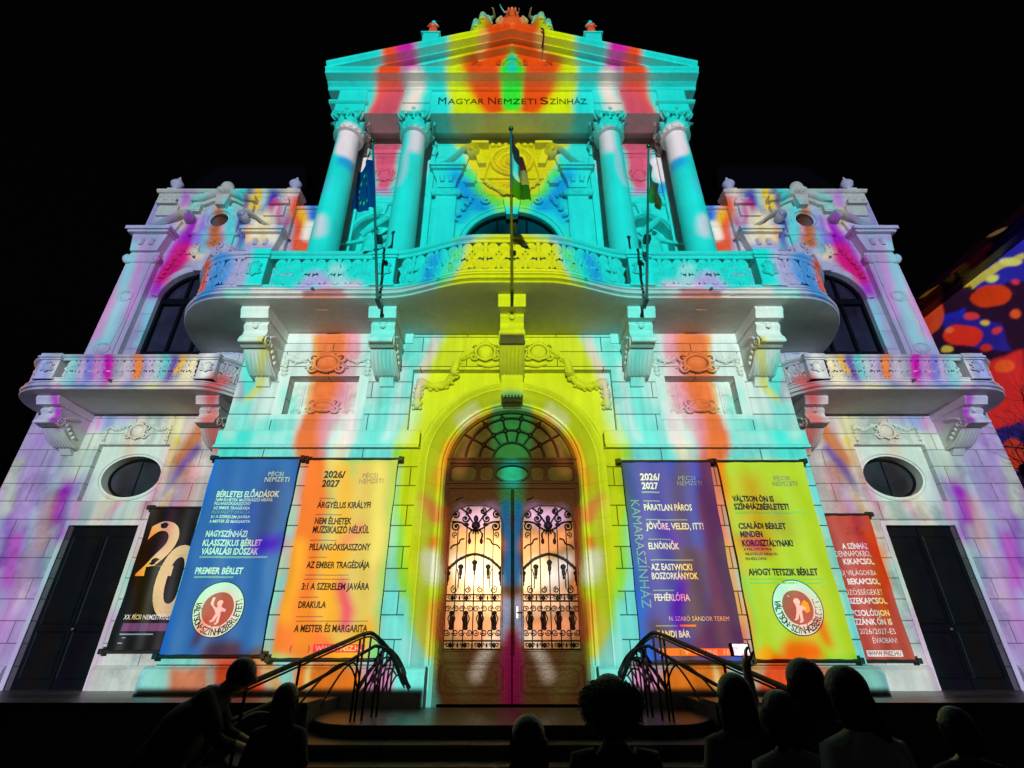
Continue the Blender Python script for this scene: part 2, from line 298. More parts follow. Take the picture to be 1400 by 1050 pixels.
('L',[(-7.17,3.41),(-7.19,2.56)],0.07,0.15,(226,230,226),0.7620142758207061),
('L',[(-9.91,4.6),(-9.82,3.74)],0.12,0.25,(222,160,120),0.5524632102410576),
('L',[(-7.94,4.77),(-7.91,3.71)],0.09,0.17,(196,120,206),0.4380478682434388),
('L',[(-10.09,3.35),(-9.9,1.75)],0.08,0.16,(196,120,206),0.5663571234281182),
('L',[(-8.03,4.14),(-8.0,2.7)],0.12,0.24,(214,222,200),0.7718998904122173),
('L',[(-9.6,5.75),(-9.47,4.19)],0.08,0.16,(130,196,214),0.47054037662364623),
('L',[(-9.99,13.04),(-9.95,12.44)],0.07,0.09,(170,120,206),0.684204683210575),
('L',[(-10.7,13.42),(-10.64,12.68)],0.07,0.09,(110,110,206),0.6403985633976741),
('L',[(-8.42,12.99),(-8.42,12.35)],0.06,0.07,(206,150,190),0.7066679721486967),
('L',[(-6.49,12.78),(-6.53,12.0)],0.07,0.09,(90,190,214),0.6176339087271409),
('L',[(-6.74,12.48),(-6.77,11.77)],0.08,0.11,(206,206,206),0.714739753129338),
('L',[(-8.11,13.15),(-8.11,12.66)],0.08,0.1,(90,190,214),0.7943583895626267),
('L',[(-9.24,13.17),(-9.21,12.41)],0.07,0.1,(206,206,206),0.4710674830835053),
('L',[(-6.95,13.29),(-6.97,12.54)],0.06,0.08,(206,206,206),0.7532952162428713),
('L',[(-10.19,12.74),(-10.13,11.84)],0.06,0.07,(90,190,214),0.5306690072257007),
('L',[(-9.65,14.02),(-9.63,13.57)],0.09,0.11,(170,120,206),0.7204417865247112),
('L',[(-7.08,12.15),(-7.09,11.67)],0.07,0.09,(214,190,120),0.6644030409272447),
('L',[(-6.7,13.91),(-6.74,12.92)],0.09,0.12,(206,150,190),0.6606224282954057),
('L',[(-7.7,12.55),(-7.71,11.81)],0.08,0.1,(90,190,214),0.7411098627085143),
('L',[(-7.59,12.29),(-7.6,11.77)],0.06,0.08,(206,150,190),0.5238706271875417),
('L',[(-9.76,13.39),(-9.72,12.6)],0.09,0.11,(214,190,120),0.6025139254351259),
('L',[(-6.69,13.41),(-6.72,12.74)],0.07,0.09,(90,190,214),0.47355692356044243),
('L',[(-8.66,7.46),(-8.55,6.77)],0.07,0.08,(206,170,190),0.7304005693325452),
('L',[(-9.3,7.46),(-9.16,6.77)],0.05,0.06,(190,170,214),0.462421016428788),
('L',[(-10.87,7.46),(-10.69,6.77)],0.08,0.1,(120,130,206),0.6415214472897021),
('L',[(-9.73,7.46),(-9.58,6.77)],0.04,0.04,(120,130,206),0.5933815724318073),
('L',[(-8.2,7.46),(-8.09,6.77)],0.06,0.07,(206,170,190),0.711167574126385),
('L',[(-10.49,7.46),(-10.33,6.77)],0.04,0.05,(120,130,206),0.4530570684311638),
('L',[(-10.97,7.46),(-10.79,6.77)],0.05,0.06,(206,170,190),0.6722785461564997),
('L',[(-8.63,7.46),(-8.52,6.77)],0.08,0.1,(120,130,206),0.40741091228832926),
('L',[(-10.04,7.46),(-9.89,6.77)],0.07,0.08,(206,206,214),0.4126996068633869),
('L',[(-9.71,7.46),(-9.56,6.77)],0.04,0.05,(190,170,214),0.7514869302289056),
('L',[(-8.18,7.46),(-8.08,6.77)],0.06,0.08,(206,206,214),0.6925305609381112),
('L',[(-8.12,7.46),(-8.02,6.77)],0.08,0.1,(190,170,214),0.6239831756481778),
('L',[(-7.94,7.46),(-7.85,6.77)],0.07,0.08,(206,170,190),0.4623125776724493),
('L',[(-9.26,7.46),(-9.13,6.77)],0.04,0.05,(120,130,206),0.5936767056810659),
('L',[(-10.87,7.46),(-10.69,6.77)],0.04,0.05,(120,130,206),0.6059346955756054),
('L',[(-8.68,7.46),(-8.56,6.77)],0.05,0.06,(190,200,206),0.5313688283272495),
('L',[(-9.38,7.46),(-9.24,6.77)],0.05,0.06,(190,170,214),0.5114401277203916),
('L',[(-8.03,7.46),(-7.93,6.77)],0.05,0.06,(206,206,214),0.4343279098173202),
('L',[(-5.92,6.39),(-5.84,5.85)],0.08,0.13,(200,240,236),0.4430110907055867),
('L',[(-3.11,7.34),(-3.08,6.03)],0.15,0.24,(160,236,226),0.40086904953608093),
('L',[(-5.68,6.56),(-5.59,5.87)],0.1,0.16,(226,236,226),0.3915444439585361),
('L',[(-3.25,5.79),(-3.23,4.81)],0.06,0.1,(90,226,214),0.3767007162697049),
('L',[(-2.3,6.28),(-2.31,5.5)],0.13,0.22,(226,236,226),0.5421955902148144),
('L',[(-6.29,7.22),(-6.16,6.37)],0.07,0.12,(200,240,236),0.48140441698360886),
('L',[(-3.79,5.61),(-3.75,4.84)],0.07,0.11,(200,240,236),0.449425666449505),
('L',[(-3.83,6.42),(-3.8,5.68)],0.08,0.13,(200,240,236),0.4009174833780244),
('L',[(-3.71,7.45),(-3.68,6.59)],0.11,0.17,(200,240,236),0.32144774536160414),
('L',[(-5.55,7.13),(-5.38,5.74)],0.14,0.22,(200,240,236),0.30315198334622734),
('L',[(-3.2,7.27),(-3.19,6.48)],0.13,0.2,(226,236,226),0.5447751111892509),
('L',[(-5.13,6.88),(-5.02,5.8)],0.07,0.11,(160,236,226),0.44810831839193477),
('L',[(-6.23,6.61),(-6.08,5.64)],0.11,0.17,(226,236,226),0.5366505575349555),
('L',[(-3.1,6.77),(-3.09,6.07)],0.07,0.11,(160,236,226),0.579549904104494)]
WALLBLOBS = [
('P',[(-8,2),(14,2),(14,20),(-8,20)],0,0.05,(40,18,46),1),
('P',[(7.98,16.32),(5.0,17.12),(5.89,14.8),(7.93,15.66)],0,0.05,(40,40,170),1),
('P',[(10.45,15.82),(8.82,15.51),(9.13,14.5)],0,0.05,(30,40,190),1),
('P',[(7.23,16.32),(7.4,16.18),(7.66,16.17),(7.98,16.3),(8.29,16.55),(8.53,16.88),(8.64,17.21),(8.61,17.49),(8.42,17.64),(8.13,17.64),(7.8,17.48),(7.5,17.22),(7.28,16.89),(7.19,16.58)],0,0.05,(196,50,90),1),
('P',[(6.87,14.64),(7.04,14.5),(7.31,14.5),(7.65,14.63),(7.99,14.88),(8.26,15.2),(8.4,15.53),(8.38,15.8),(8.19,15.94),(7.88,15.93),(7.53,15.77),(7.2,15.51),(6.95,15.19),(6.84,14.88)],0,0.05,(210,60,20),1),
('P',[(8.19,16.71),(5.63,15.92),(5.68,15.7),(8.09,16.11)],0,0.05,(200,190,90),1),
('P',[(7.98,16.4),(8.08,16.34),(8.26,16.37),(8.49,16.48),(8.72,16.67),(8.9,16.88),(9.01,17.09),(9.01,17.24),(8.9,17.31),(8.7,17.27),(8.47,17.14),(8.24,16.96),(8.07,16.74),(7.97,16.55)],0,0.05,(220,190,60),1),
('P',[(5.88,15.64),(5.94,15.6),(6.06,15.62),(6.21,15.7),(6.36,15.83),(6.48,15.98),(6.54,16.12),(6.54,16.22),(6.47,16.26),(6.34,16.24),(6.19,16.15),(6.05,16.02),(5.93,15.87),(5.87,15.73)],0,0.05,(220,220,120),1),
('P',[(6.95,15.64),(7.0,15.6),(7.09,15.6),(7.2,15.65),(7.31,15.74),(7.39,15.84),(7.43,15.95),(7.42,16.03),(7.36,16.07),(7.27,16.07),(7.16,16.02),(7.06,15.93),(6.98,15.82),(6.94,15.72)],0,0.05,(214,224,110),1),
('P',[(6.37,14.94),(6.41,14.9),(6.46,14.89),(6.52,14.91),(6.57,14.95),(6.61,15.01),(6.63,15.07),(6.61,15.13),(6.58,15.17),(6.52,15.18),(6.46,15.16),(6.41,15.12),(6.37,15.06),(6.36,14.99)],0,0.05,(220,50,90),1),
('P',[(9.87,15.84),(10.13,15.54),(10.49,15.4),(10.89,15.44),(11.25,15.68),(11.5,16.07),(11.58,16.54),(11.47,16.98),(11.18,17.3),(10.79,17.43),(10.38,17.35),(10.04,17.09),(9.82,16.69),(9.76,16.25)],0,0.05,(206,70,40),1),
('P',[(10.1,15.58),(8.67,14.99),(7.78,13.78),(7.88,12.56),(10.25,14.41)],0,0.05,(40,34,150),1),
('P',[(8.76,13.9),(8.94,13.76),(9.23,13.74),(9.6,13.86),(9.97,14.09),(10.27,14.4),(10.43,14.71),(10.42,14.98),(10.22,15.12),(9.89,15.12),(9.51,14.98),(9.14,14.74),(8.87,14.44),(8.74,14.14)],0,0.05,(226,50,34),1),
('P',[(8.45,14.79),(8.52,14.75),(8.62,14.76),(8.76,14.81),(8.89,14.91),(9.0,15.02),(9.05,15.13),(9.05,15.22),(8.99,15.26),(8.87,15.25),(8.74,15.2),(8.61,15.1),(8.5,14.99),(8.45,14.88)],0,0.05,(220,60,60),1),
('P',[(11.06,12.86),(9.37,12.89),(7.5,12.33),(8.69,9.43),(10.17,9.87),(11.35,11.46)],0,0.1,(214,44,44),1),
('P',[(10.81,10.13),(8.81,9.8),(9.44,7.98),(10.74,8.08)],0,0.05,(44,34,120),1),
('P',[(9.3,8.56),(9.49,8.32),(9.75,8.17),(10.04,8.13),(10.3,8.22),(10.48,8.41),(10.54,8.68),(10.46,8.97),(10.26,9.21),(9.98,9.36),(9.69,9.39),(9.43,9.29),(9.27,9.09),(9.22,8.83)],0,0.05,(200,60,40),1),
('P',[(8.22,14.28),(8.26,14.24),(8.33,14.23),(8.41,14.25),(8.49,14.31),(8.54,14.38),(8.57,14.45),(8.56,14.51),(8.52,14.55),(8.45,14.56),(8.37,14.53),(8.29,14.48),(8.24,14.41),(8.21,14.34)],0,0.05,(230,190,70),1),
('P',[(7.88,13.59),(7.92,13.55),(8.0,13.55),(8.1,13.59),(8.2,13.65),(8.28,13.73),(8.32,13.81),(8.31,13.88),(8.27,13.91),(8.18,13.91),(8.08,13.87),(7.99,13.81),(7.91,13.73),(7.87,13.65)],0,0.05,(220,60,50),1),
('P',[(10.25,14.08),(10.31,14.03),(10.41,14.02),(10.54,14.06),(10.66,14.13),(10.76,14.23),(10.81,14.33),(10.8,14.42),(10.73,14.47),(10.63,14.48),(10.5,14.44),(10.38,14.36),(10.29,14.27),(10.24,14.17)],0,0.05,(220,190,80),1),
('P',[(8.55,13.2),(8.61,13.15),(8.71,13.15),(8.83,13.18),(8.94,13.25),(9.04,13.35),(9.08,13.44),(9.08,13.52),(9.02,13.57),(8.92,13.57),(8.8,13.53),(8.68,13.46),(8.59,13.37),(8.55,13.27)],0,0.05,(210,50,40),1),
('P',[(8.06,11.96),(8.15,11.87),(8.3,11.85),(8.47,11.88),(8.65,11.98),(8.78,12.11),(8.84,12.26),(8.82,12.39),(8.73,12.48),(8.57,12.51),(8.39,12.46),(8.22,12.37),(8.1,12.23),(8.04,12.09)],0,0.05,(236,90,40),1),
('P',[(9.59,12.08),(9.67,12.0),(9.8,11.96),(9.95,11.98),(10.09,12.05),(10.19,12.17),(10.24,12.29),(10.22,12.41),(10.13,12.5),(10.0,12.54),(9.85,12.51),(9.71,12.44),(9.61,12.32),(9.57,12.2)],0,0.05,(240,120,60),1),
('P',[(6.85,13.7),(6.91,13.64),(6.99,13.62),(7.09,13.65),(7.18,13.71),(7.24,13.8),(7.27,13.89),(7.25,13.98),(7.19,14.03),(7.11,14.05),(7.01,14.02),(6.92,13.96),(6.86,13.87),(6.84,13.78)],0,0.05,(230,90,40),1),
('P',[(9.76,14.84),(9.81,14.8),(9.89,14.79),(9.98,14.82),(10.07,14.88),(10.14,14.96),(10.17,15.04),(10.16,15.11),(10.12,15.15),(10.04,15.15),(9.94,15.12),(9.85,15.06),(9.79,14.99),(9.76,14.91)],0,0.05,(226,120,60),1),
('P',[(6.96,16.84),(7.01,16.8),(7.1,16.8),(7.2,16.85),(7.29,16.93),(7.37,17.03),(7.4,17.14),(7.39,17.22),(7.33,17.27),(7.25,17.26),(7.15,17.21),(7.05,17.13),(6.98,17.02),(6.95,16.92)],0,0.05,(220,70,90),1),
('P',[(9.04,16.74),(9.16,16.68),(9.39,16.74),(9.68,16.89),(9.98,17.13),(10.24,17.4),(10.39,17.64),(10.4,17.82),(10.27,17.87),(10.02,17.81),(9.72,17.63),(9.42,17.39),(9.18,17.13),(9.05,16.9)],0,0.05,(220,190,60),1),
('P',[(5.52,17.44),(5.59,17.37),(5.69,17.35),(5.81,17.4),(5.91,17.51),(5.99,17.65),(6.01,17.79),(5.99,17.91),(5.91,17.99),(5.81,18.0),(5.69,17.94),(5.58,17.84),(5.51,17.7),(5.49,17.56)],0,0.05,(230,220,160),1),
('P',[(10.54,16.01),(10.66,15.9),(10.86,15.89),(11.1,15.96),(11.34,16.12),(11.52,16.33),(11.61,16.56),(11.59,16.74),(11.46,16.85),(11.25,16.86),(11.0,16.77),(10.77,16.61),(10.6,16.4),(10.52,16.19)],0,0.05,(200,60,30),1),
('P',[(11.93,15.47),(12.19,15.12),(12.5,14.91),(12.83,14.88),(13.09,15.03),(13.24,15.35),(13.25,15.77),(13.1,16.2),(12.83,16.56),(12.5,16.77),(12.18,16.79),(11.92,16.61),(11.79,16.29),(11.79,15.88)],0,0.05,(60,60,200),1)]
def seg_dist(X, Z, pts, closed):
    d = np.full(X.shape, 1e9); n = len(pts)
    t_at = np.zeros(X.shape)
    for i in range(n if closed else n - 1):
        ax, az = pts[i]; bx, bz = pts[(i + 1) % n]
        vx, vz = bx - ax, bz - az
        L = vx * vx + vz * vz + 1e-9
        t = np.clip(((X - ax) * vx + (Z - az) * vz) / L, 0, 1)
        dd = np.hypot(X - ax - t * vx, Z - az - t * vz)
        d = np.minimum(d, dd)
    return d
def inside(X, Z, pts):
    ins = np.zeros(X.shape, bool); n = len(pts)
    for i in range(n):
        ax, az = pts[i]; bx, bz = pts[(i + 1) % n]
        if az == bz: continue
        c = ((az > Z) != (bz > Z)) & (X < (bx - ax) * (Z - az) / (bz - az) + ax)
        ins ^= c
    return ins
def paint(img, X, Z, x0, z0, px, strokes):
    for kind, pts, w, soft, rgb, op in strokes:
        xs = [p[0] for p in pts]; zs = [p[1] for p in pts]; m = w + soft + .4
        i0 = max(0, int((min(xs) - m - x0) / px)); i1 = min(X.shape[1], int((max(xs) + m - x0) / px) + 1)
        j0 = max(0, int((min(zs) - m - z0) / px)); j1 = min(X.shape[0], int((max(zs) + m - z0) / px) + 1)
        if i1 <= i0 or j1 <= j0: continue
        x, z = X[j0:j1, i0:i1], Z[j0:j1, i0:i1]
        if kind == 'P':
            d = seg_dist(x, z, pts, True); d = np.where(inside(x, z, pts), -d, d)
        else:
            d = seg_dist(x, z, pts, False) - w
        a = np.clip(.5 - d / (2 * soft), 0, 1); a = a * a * (3 - 2 * a) * op
        img[j0:j1, i0:i1] = img[j0:j1, i0:i1] * (1 - a[..., None]) + s2l(rgb) * a[..., None]
def slide(name, x0, x1, z0, z1, px, strokes, mirror, cut=None):
    nx = int((x1 - x0) / px); nz = int((z1 - z0) / px)
    xs = x0 + (np.arange(nx) + .5) * px; zs = z0 + (np.arange(nz) + .5) * px
    X, Z = np.meshgrid(xs, zs)
    A = -np.abs(X) if mirror else X
    Xw = A + .05 * np.sin(Z * 1.9 + A * .7) + .025 * np.sin(Z * 5.1 - A * 2.3)
    Zw = Z + .07 * np.sin(A * 2.1 + Z * .6) + .03 * np.sin(A * 6.3)
    img = np.zeros((nz, nx, 3))
    if mirror:                                   # paint the left half, then mirror it
        h = nx // 2
        half = np.zeros((nz, h, 3)); paint(half, Xw[:, :h], Zw[:, :h], x0, z0, px, strokes)
        img[:, :h] = half; img[:, nx - h:] = half[:, ::-1]
    else:
        paint(img, Xw, Zw, x0, z0, px, strokes)
    if cut is not None: img *= cut(X, Z)[..., None]
    im = bpy.data.images.new(name, nx, nz, float_buffer=True); im.colorspace_settings.name = 'Non-Color'
    buf = np.ones((nz, nx, 4), np.float32); buf[..., :3] = img
    im.pixels.foreach_set(buf.ravel()); im.update(); im.pack()
    return im
def projector(name, loc, target, size, power, img, axis, plane, box):
    """spot lamp whose beam carries an image: each ray is followed to the plane <axis> = plane"""
    L = bpy.data.lights.new(name, 'SPOT'); L.energy = power; L.spot_size = size; L.spot_blend = 0; L.shadow_soft_size = .04
    o = bpy.data.objects.new(name, L); col.objects.link(o); o.location = loc
    o.rotation_euler = (Vector(target) - Vector(loc)).to_track_quat('-Z', 'Y').to_euler()
    L.use_nodes = True; nt = L.node_tree; nn = nt.nodes; em = nn['Emission']
    g = nn.new('ShaderNodeNewGeometry'); sp = nn.new('ShaderNodeSeparateXYZ'); nt.links.new(g.outputs['Incoming'], sp.inputs[0])
    a = {'y': ('X', 'Y', 'Z'), 'x': ('Y', 'X', 'Z')}[axis]
    k = plane - loc[1 if axis == 'y' else 0]
    outs = []
    for comp, base, lo, hi in ((a[0], loc[0 if axis == 'y' else 1], box[0], box[1]), ('Z', loc[2], box[2], box[3])):
        dv = nn.new('ShaderNodeMath'); dv.operation = 'DIVIDE'; nt.links.new(sp.outputs[comp], dv.inputs[0]); nt.links.new(sp.outputs[a[1]], dv.inputs[1])
        ma = nn.new('ShaderNodeMath'); ma.operation = 'MULTIPLY_ADD'; nt.links.new(dv.outputs[0], ma.inputs[0])
        ma.inputs[1].default_value = k / (hi - lo); ma.inputs[2].default_value = (base - lo) / (hi - lo)
        outs.append(ma.outputs[0])
    cb = nn.new('ShaderNodeCombineXYZ'); nt.links.new(outs[0], cb.inputs[0]); nt.links.new(outs[1], cb.inputs[1])
    tx = nn.new('ShaderNodeTexImage'); tx.image = img; tx.extension = 'CLIP'; tx.interpolation = 'Cubic'
    nt.links.new(cb.outputs[0], tx.inputs[0]); nt.links.new(tx.outputs[0], em.inputs[0])
    return o
def facade_cut(X, Z):
    lo = np.where(np.abs(X) < 1.5, .72, np.where(np.abs(X) < 6.4, .98, .93))
    return np.clip((Z - lo) / .04, 0, 1) * np.clip((11.62 - np.abs(X)) / .05, 0, 1)
FB = (-12.0, 12.0, .3, 23.0)
projector("facade_projector", (0, -48, 8.6), (0, 0, 11), R(46), 150000,
          slide("show_slide", *FB, .022, STROKES, True, facade_cut), 'y', 0, FB)
WB = (-8.0, 14.0, 2.0, 20.0)
projector("side_projector", (-4, -28, 9), (21, 4, 11), R(48), 170000,
          slide("side_slide", *WB, .03, WALLBLOBS, False), 'x', 21, WB)

# the lit foyer lamp one sees glowing through the frosted door panes
fl_ = bpy.data.lights.new("foyer_lamp", 'POINT'); fl_.energy = 260; fl_.color = (1, .70, .34); fl_.shadow_soft_size = .08
fo = bpy.data.objects.new("foyer_lamp", fl_); col.objects.link(fo); fo.location = (-.42, .95, 2.98)
# ------------------------------------------------------------------ helpers
class MB:
    def __init__(s): s.v = []; s.f = []
    def add(s, vs, fs, M=None):
        b = len(s.v)
        s.v.extend([tuple(M @ Vector(p)) for p in vs] if M is not None else [tuple(p) for p in vs])
        s.f.extend([tuple(i + b for i in f) for f in fs]); return s
    def join(s, o, M=None): return s.add(o.v, o.f, M)
    def box(s, x0, x1, y0, y1, z0, z1, M=None, c=0):
        if c <= 0:
            vs = [(x0,y0,z0),(x1,y0,z0),(x1,y1,z0),(x0,y1,z0),(x0,y0,z1),(x1,y0,z1),(x1,y1,z1),(x0,y1,z1)]
            return s.add(vs, [(0,3,2,1),(4,5,6,7),(0,1,5,4),(1,2,6,5),(2,3,7,6),(3,0,4,7)], M)
        return s.loft([[(x0+a,y0+a,z),(x1-a,y0+a,z),(x1-a,y1-a,z),(x0+a,y1-a,z)] for a, z in ((c,z0),(0,z0+c),(0,z1-c),(c,z1))], M=M)
    def loft(s, rings, closed=True, cap=True, M=None):
        n = len(rings[0]); vs = [p for r in rings for p in r]; fs = []
        for i in range(len(rings) - 1):
            for j in range(n if closed else n - 1):
                k = (j + 1) % n
                fs.append((i*n+j, i*n+k, (i+1)*n+k, (i+1)*n+j))
        if cap and closed: fs.append(tuple(range(n))[::-1]); fs.append(tuple((len(rings)-1)*n + j for j in range(n)))
        return s.add(vs, fs, M)
    def prism_x(s, prof, x0, x1, M=None):                         # profile of (y, z), along x
        return s.loft([[(x, y, z) for y, z in prof] for x in (x0, x1)], M=M)
    def prism_y(s, prof, y0, y1, M=None):                         # profile of (x, z), along y
        return s.loft([[(x, y, z) for x, z in prof] for y in (y0, y1)], M=M)
    def lathe(s, prof, n=20, M=None):                             # (r, z)
        return s.loft([[(max(r, .001)*math.cos(2*math.pi*k/n), max(r, .001)*math.sin(2*math.pi*k/n), z) for k in range(n)] for r, z in prof], M=M)
    def tube(s, pts, r, n=6, M=None, flat=1.0):
        pts = [Vector(p) for p in pts]; rings = []; up = None
        for i, p in enumerate(pts):
            t = (pts[min(i+1, len(pts)-1)] - pts[max(i-1, 0)])
            t = t.normalized() if t.length > 1e-9 else Vector((0, 0, 1))
            if up is None: up = Vector((0, 1, 0)) if abs(t.y) < .9 else Vector((1, 0, 0))
            a = t.cross(up)
            a = a.normalized() if a.length > 1e-6 else t.orthogonal().normalized()
            b = a.cross(t).normalized(); up = b
            rr = r[i] if isinstance(r, (list, tuple)) else r
            rings.append([tuple(p + a*rr*math.cos(2*math.pi*k/n) + b*rr*flat*math.sin(2*math.pi*k/n)) for k in range(n)])
        return s.loft(rings, M=M)
    def ball(s, c, rx, ry=None, rz=None, n=8, m=6, M=None):
        ry = rx if ry is None else ry; rz = rx if rz is None else rz
        return s.loft([[(c[0]+rx*math.sin(math.pi*(i+.02)/(m+.04))*math.cos(2*math.pi*k/n), c[1]+ry*math.sin(math.pi*(i+.02)/(m+.04))*math.sin(2*math.pi*k/n),
                         c[2]-rz*math.cos(math.pi*(i+.02)/(m+.04))) for k in range(n)] for i in range(m+1)], M=M)
    def plate(s, outer, holes, yf, yb, back=False):               # front face in XZ with holes, reveals back to yb
        loops = [[Vector((x, z, 0)) for x, z in l] for l in [outer] + holes]
        flat = [p for l in loops for p in l]
        tris = tessellate_polygon(loops)
        s.add([(p.x, yf, p.y) for p in flat], [tuple(t) for t in tris])
        if back: s.add([(p.x, yb, p.y) for p in flat], [tuple(t)[::-1] for t in tris])
        for l in loops:
            n = len(l)
            s.add([(p.x, y, p.y) for y in (yf, yb) for p in l], [(i, (i+1) % n, n+(i+1) % n, n+i) for i in range(n)])
        return s
    def sweep(s, prof, path, closed=False, cap=True):             # prof (outward offset, z) along plan path [(x, y, nx, ny)]
        rings = [[(x + nx*o, y + ny*o, z) for o, z in prof] for x, y, nx, ny in path]
        return s.loft(rings, closed=True, cap=cap)
    def build(s, name, mat, parent=None, smooth=None, loc=None):
        me = bpy.data.meshes.new(name); me.from_pydata(s.v, [], s.f); me.update()
        bm = bmesh.new(); bm.from_mesh(me); bmesh.ops.recalc_face_normals(bm, faces=bm.faces); bm.to_mesh(me); bm.free()
        me.materials.append(mat)
        if smooth:
            me.polygons.foreach_set('use_smooth', [True]*len(me.polygons))
            if smooth < 180: me.set_sharp_from_angle(angle=R(smooth))
        o = bpy.data.objects.new(name, me); col.objects.link(o)
        if parent is not None: o.parent = parent
        if loc is not None: o.location = loc
        return o
def T(x=0, y=0, z=0): return Matrix.Translation((x, y, z))
def RX(a): return Matrix.Rotation(R(a), 4, 'X')
def RY(a): return Matrix.Rotation(R(a), 4, 'Y')
def RZ(a): return Matrix.Rotation(R(a), 4, 'Z')
def SC(x, y=None, z=None): return Matrix.Diagonal((x, x if y is None else y, x if z is None else z, 1))
def tag(o, label=None, cat=None, group=None, kind=None):
    if label: o['label'] = label
    if cat: o['category'] = cat
    if group: o['group'] = group
    if kind: o['kind'] = kind
    return o
def empty(name, loc=(0, 0, 0), rz=0):
    o = bpy.data.objects.new(name, None); o.empty_display_size = .2; col.objects.link(o); o.location = loc; o.rotation_euler.z = rz
    return o
def dup(o, parent, loc=None, rz=None, sx=None):
    c = o.copy(); col.objects.link(c); c.parent = parent
    if loc is not None: c.location = loc
    if rz is not None: c.rotation_euler = (0, 0, rz)
    if sx is not None: c.scale = sx
    return c
def arch(x, hw, z0, zs, n=20, r=None):                              # opening outline, left foot to right foot
    r = hw if r is None else r
    return [(x-hw, z0)] + [(x - hw*math.cos(math.pi*i/n), zs + r*math.sin(math.pi*i/n)) for i in range(n+1)] + [(x+hw, z0)]
def ellipse(x, z, a, b, n=32): return [(x+a*math.cos(2*math.pi*i/n), z+b*math.sin(2*math.pi*i/n)) for i in range(n)]
def rect(x0, x1, z0, z1): return [(x0, z0), (x1, z0), (x1, z1), (x0, z1)]
def spiral(cx, cz, r0, r1, a0, turns, n=22, y=0):
    return [(cx + (r0+(r1-r0)*i/n)*math.cos(a0+turns*2*math.pi*i/n), y, cz + (r0+(r1-r0)*i/n)*math.sin(a0+turns*2*math.pi*i/n)) for i in range(n+1)]
def bez(p0, p1, p2, p3, n=10):
    return [tuple(Vector(p0)*(1-t)**3 + Vector(p1)*3*t*(1-t)**2 + Vector(p2)*3*t*t*(1-t) + Vector(p3)*t**3) for t in [i/n for i in range(n+1)]]

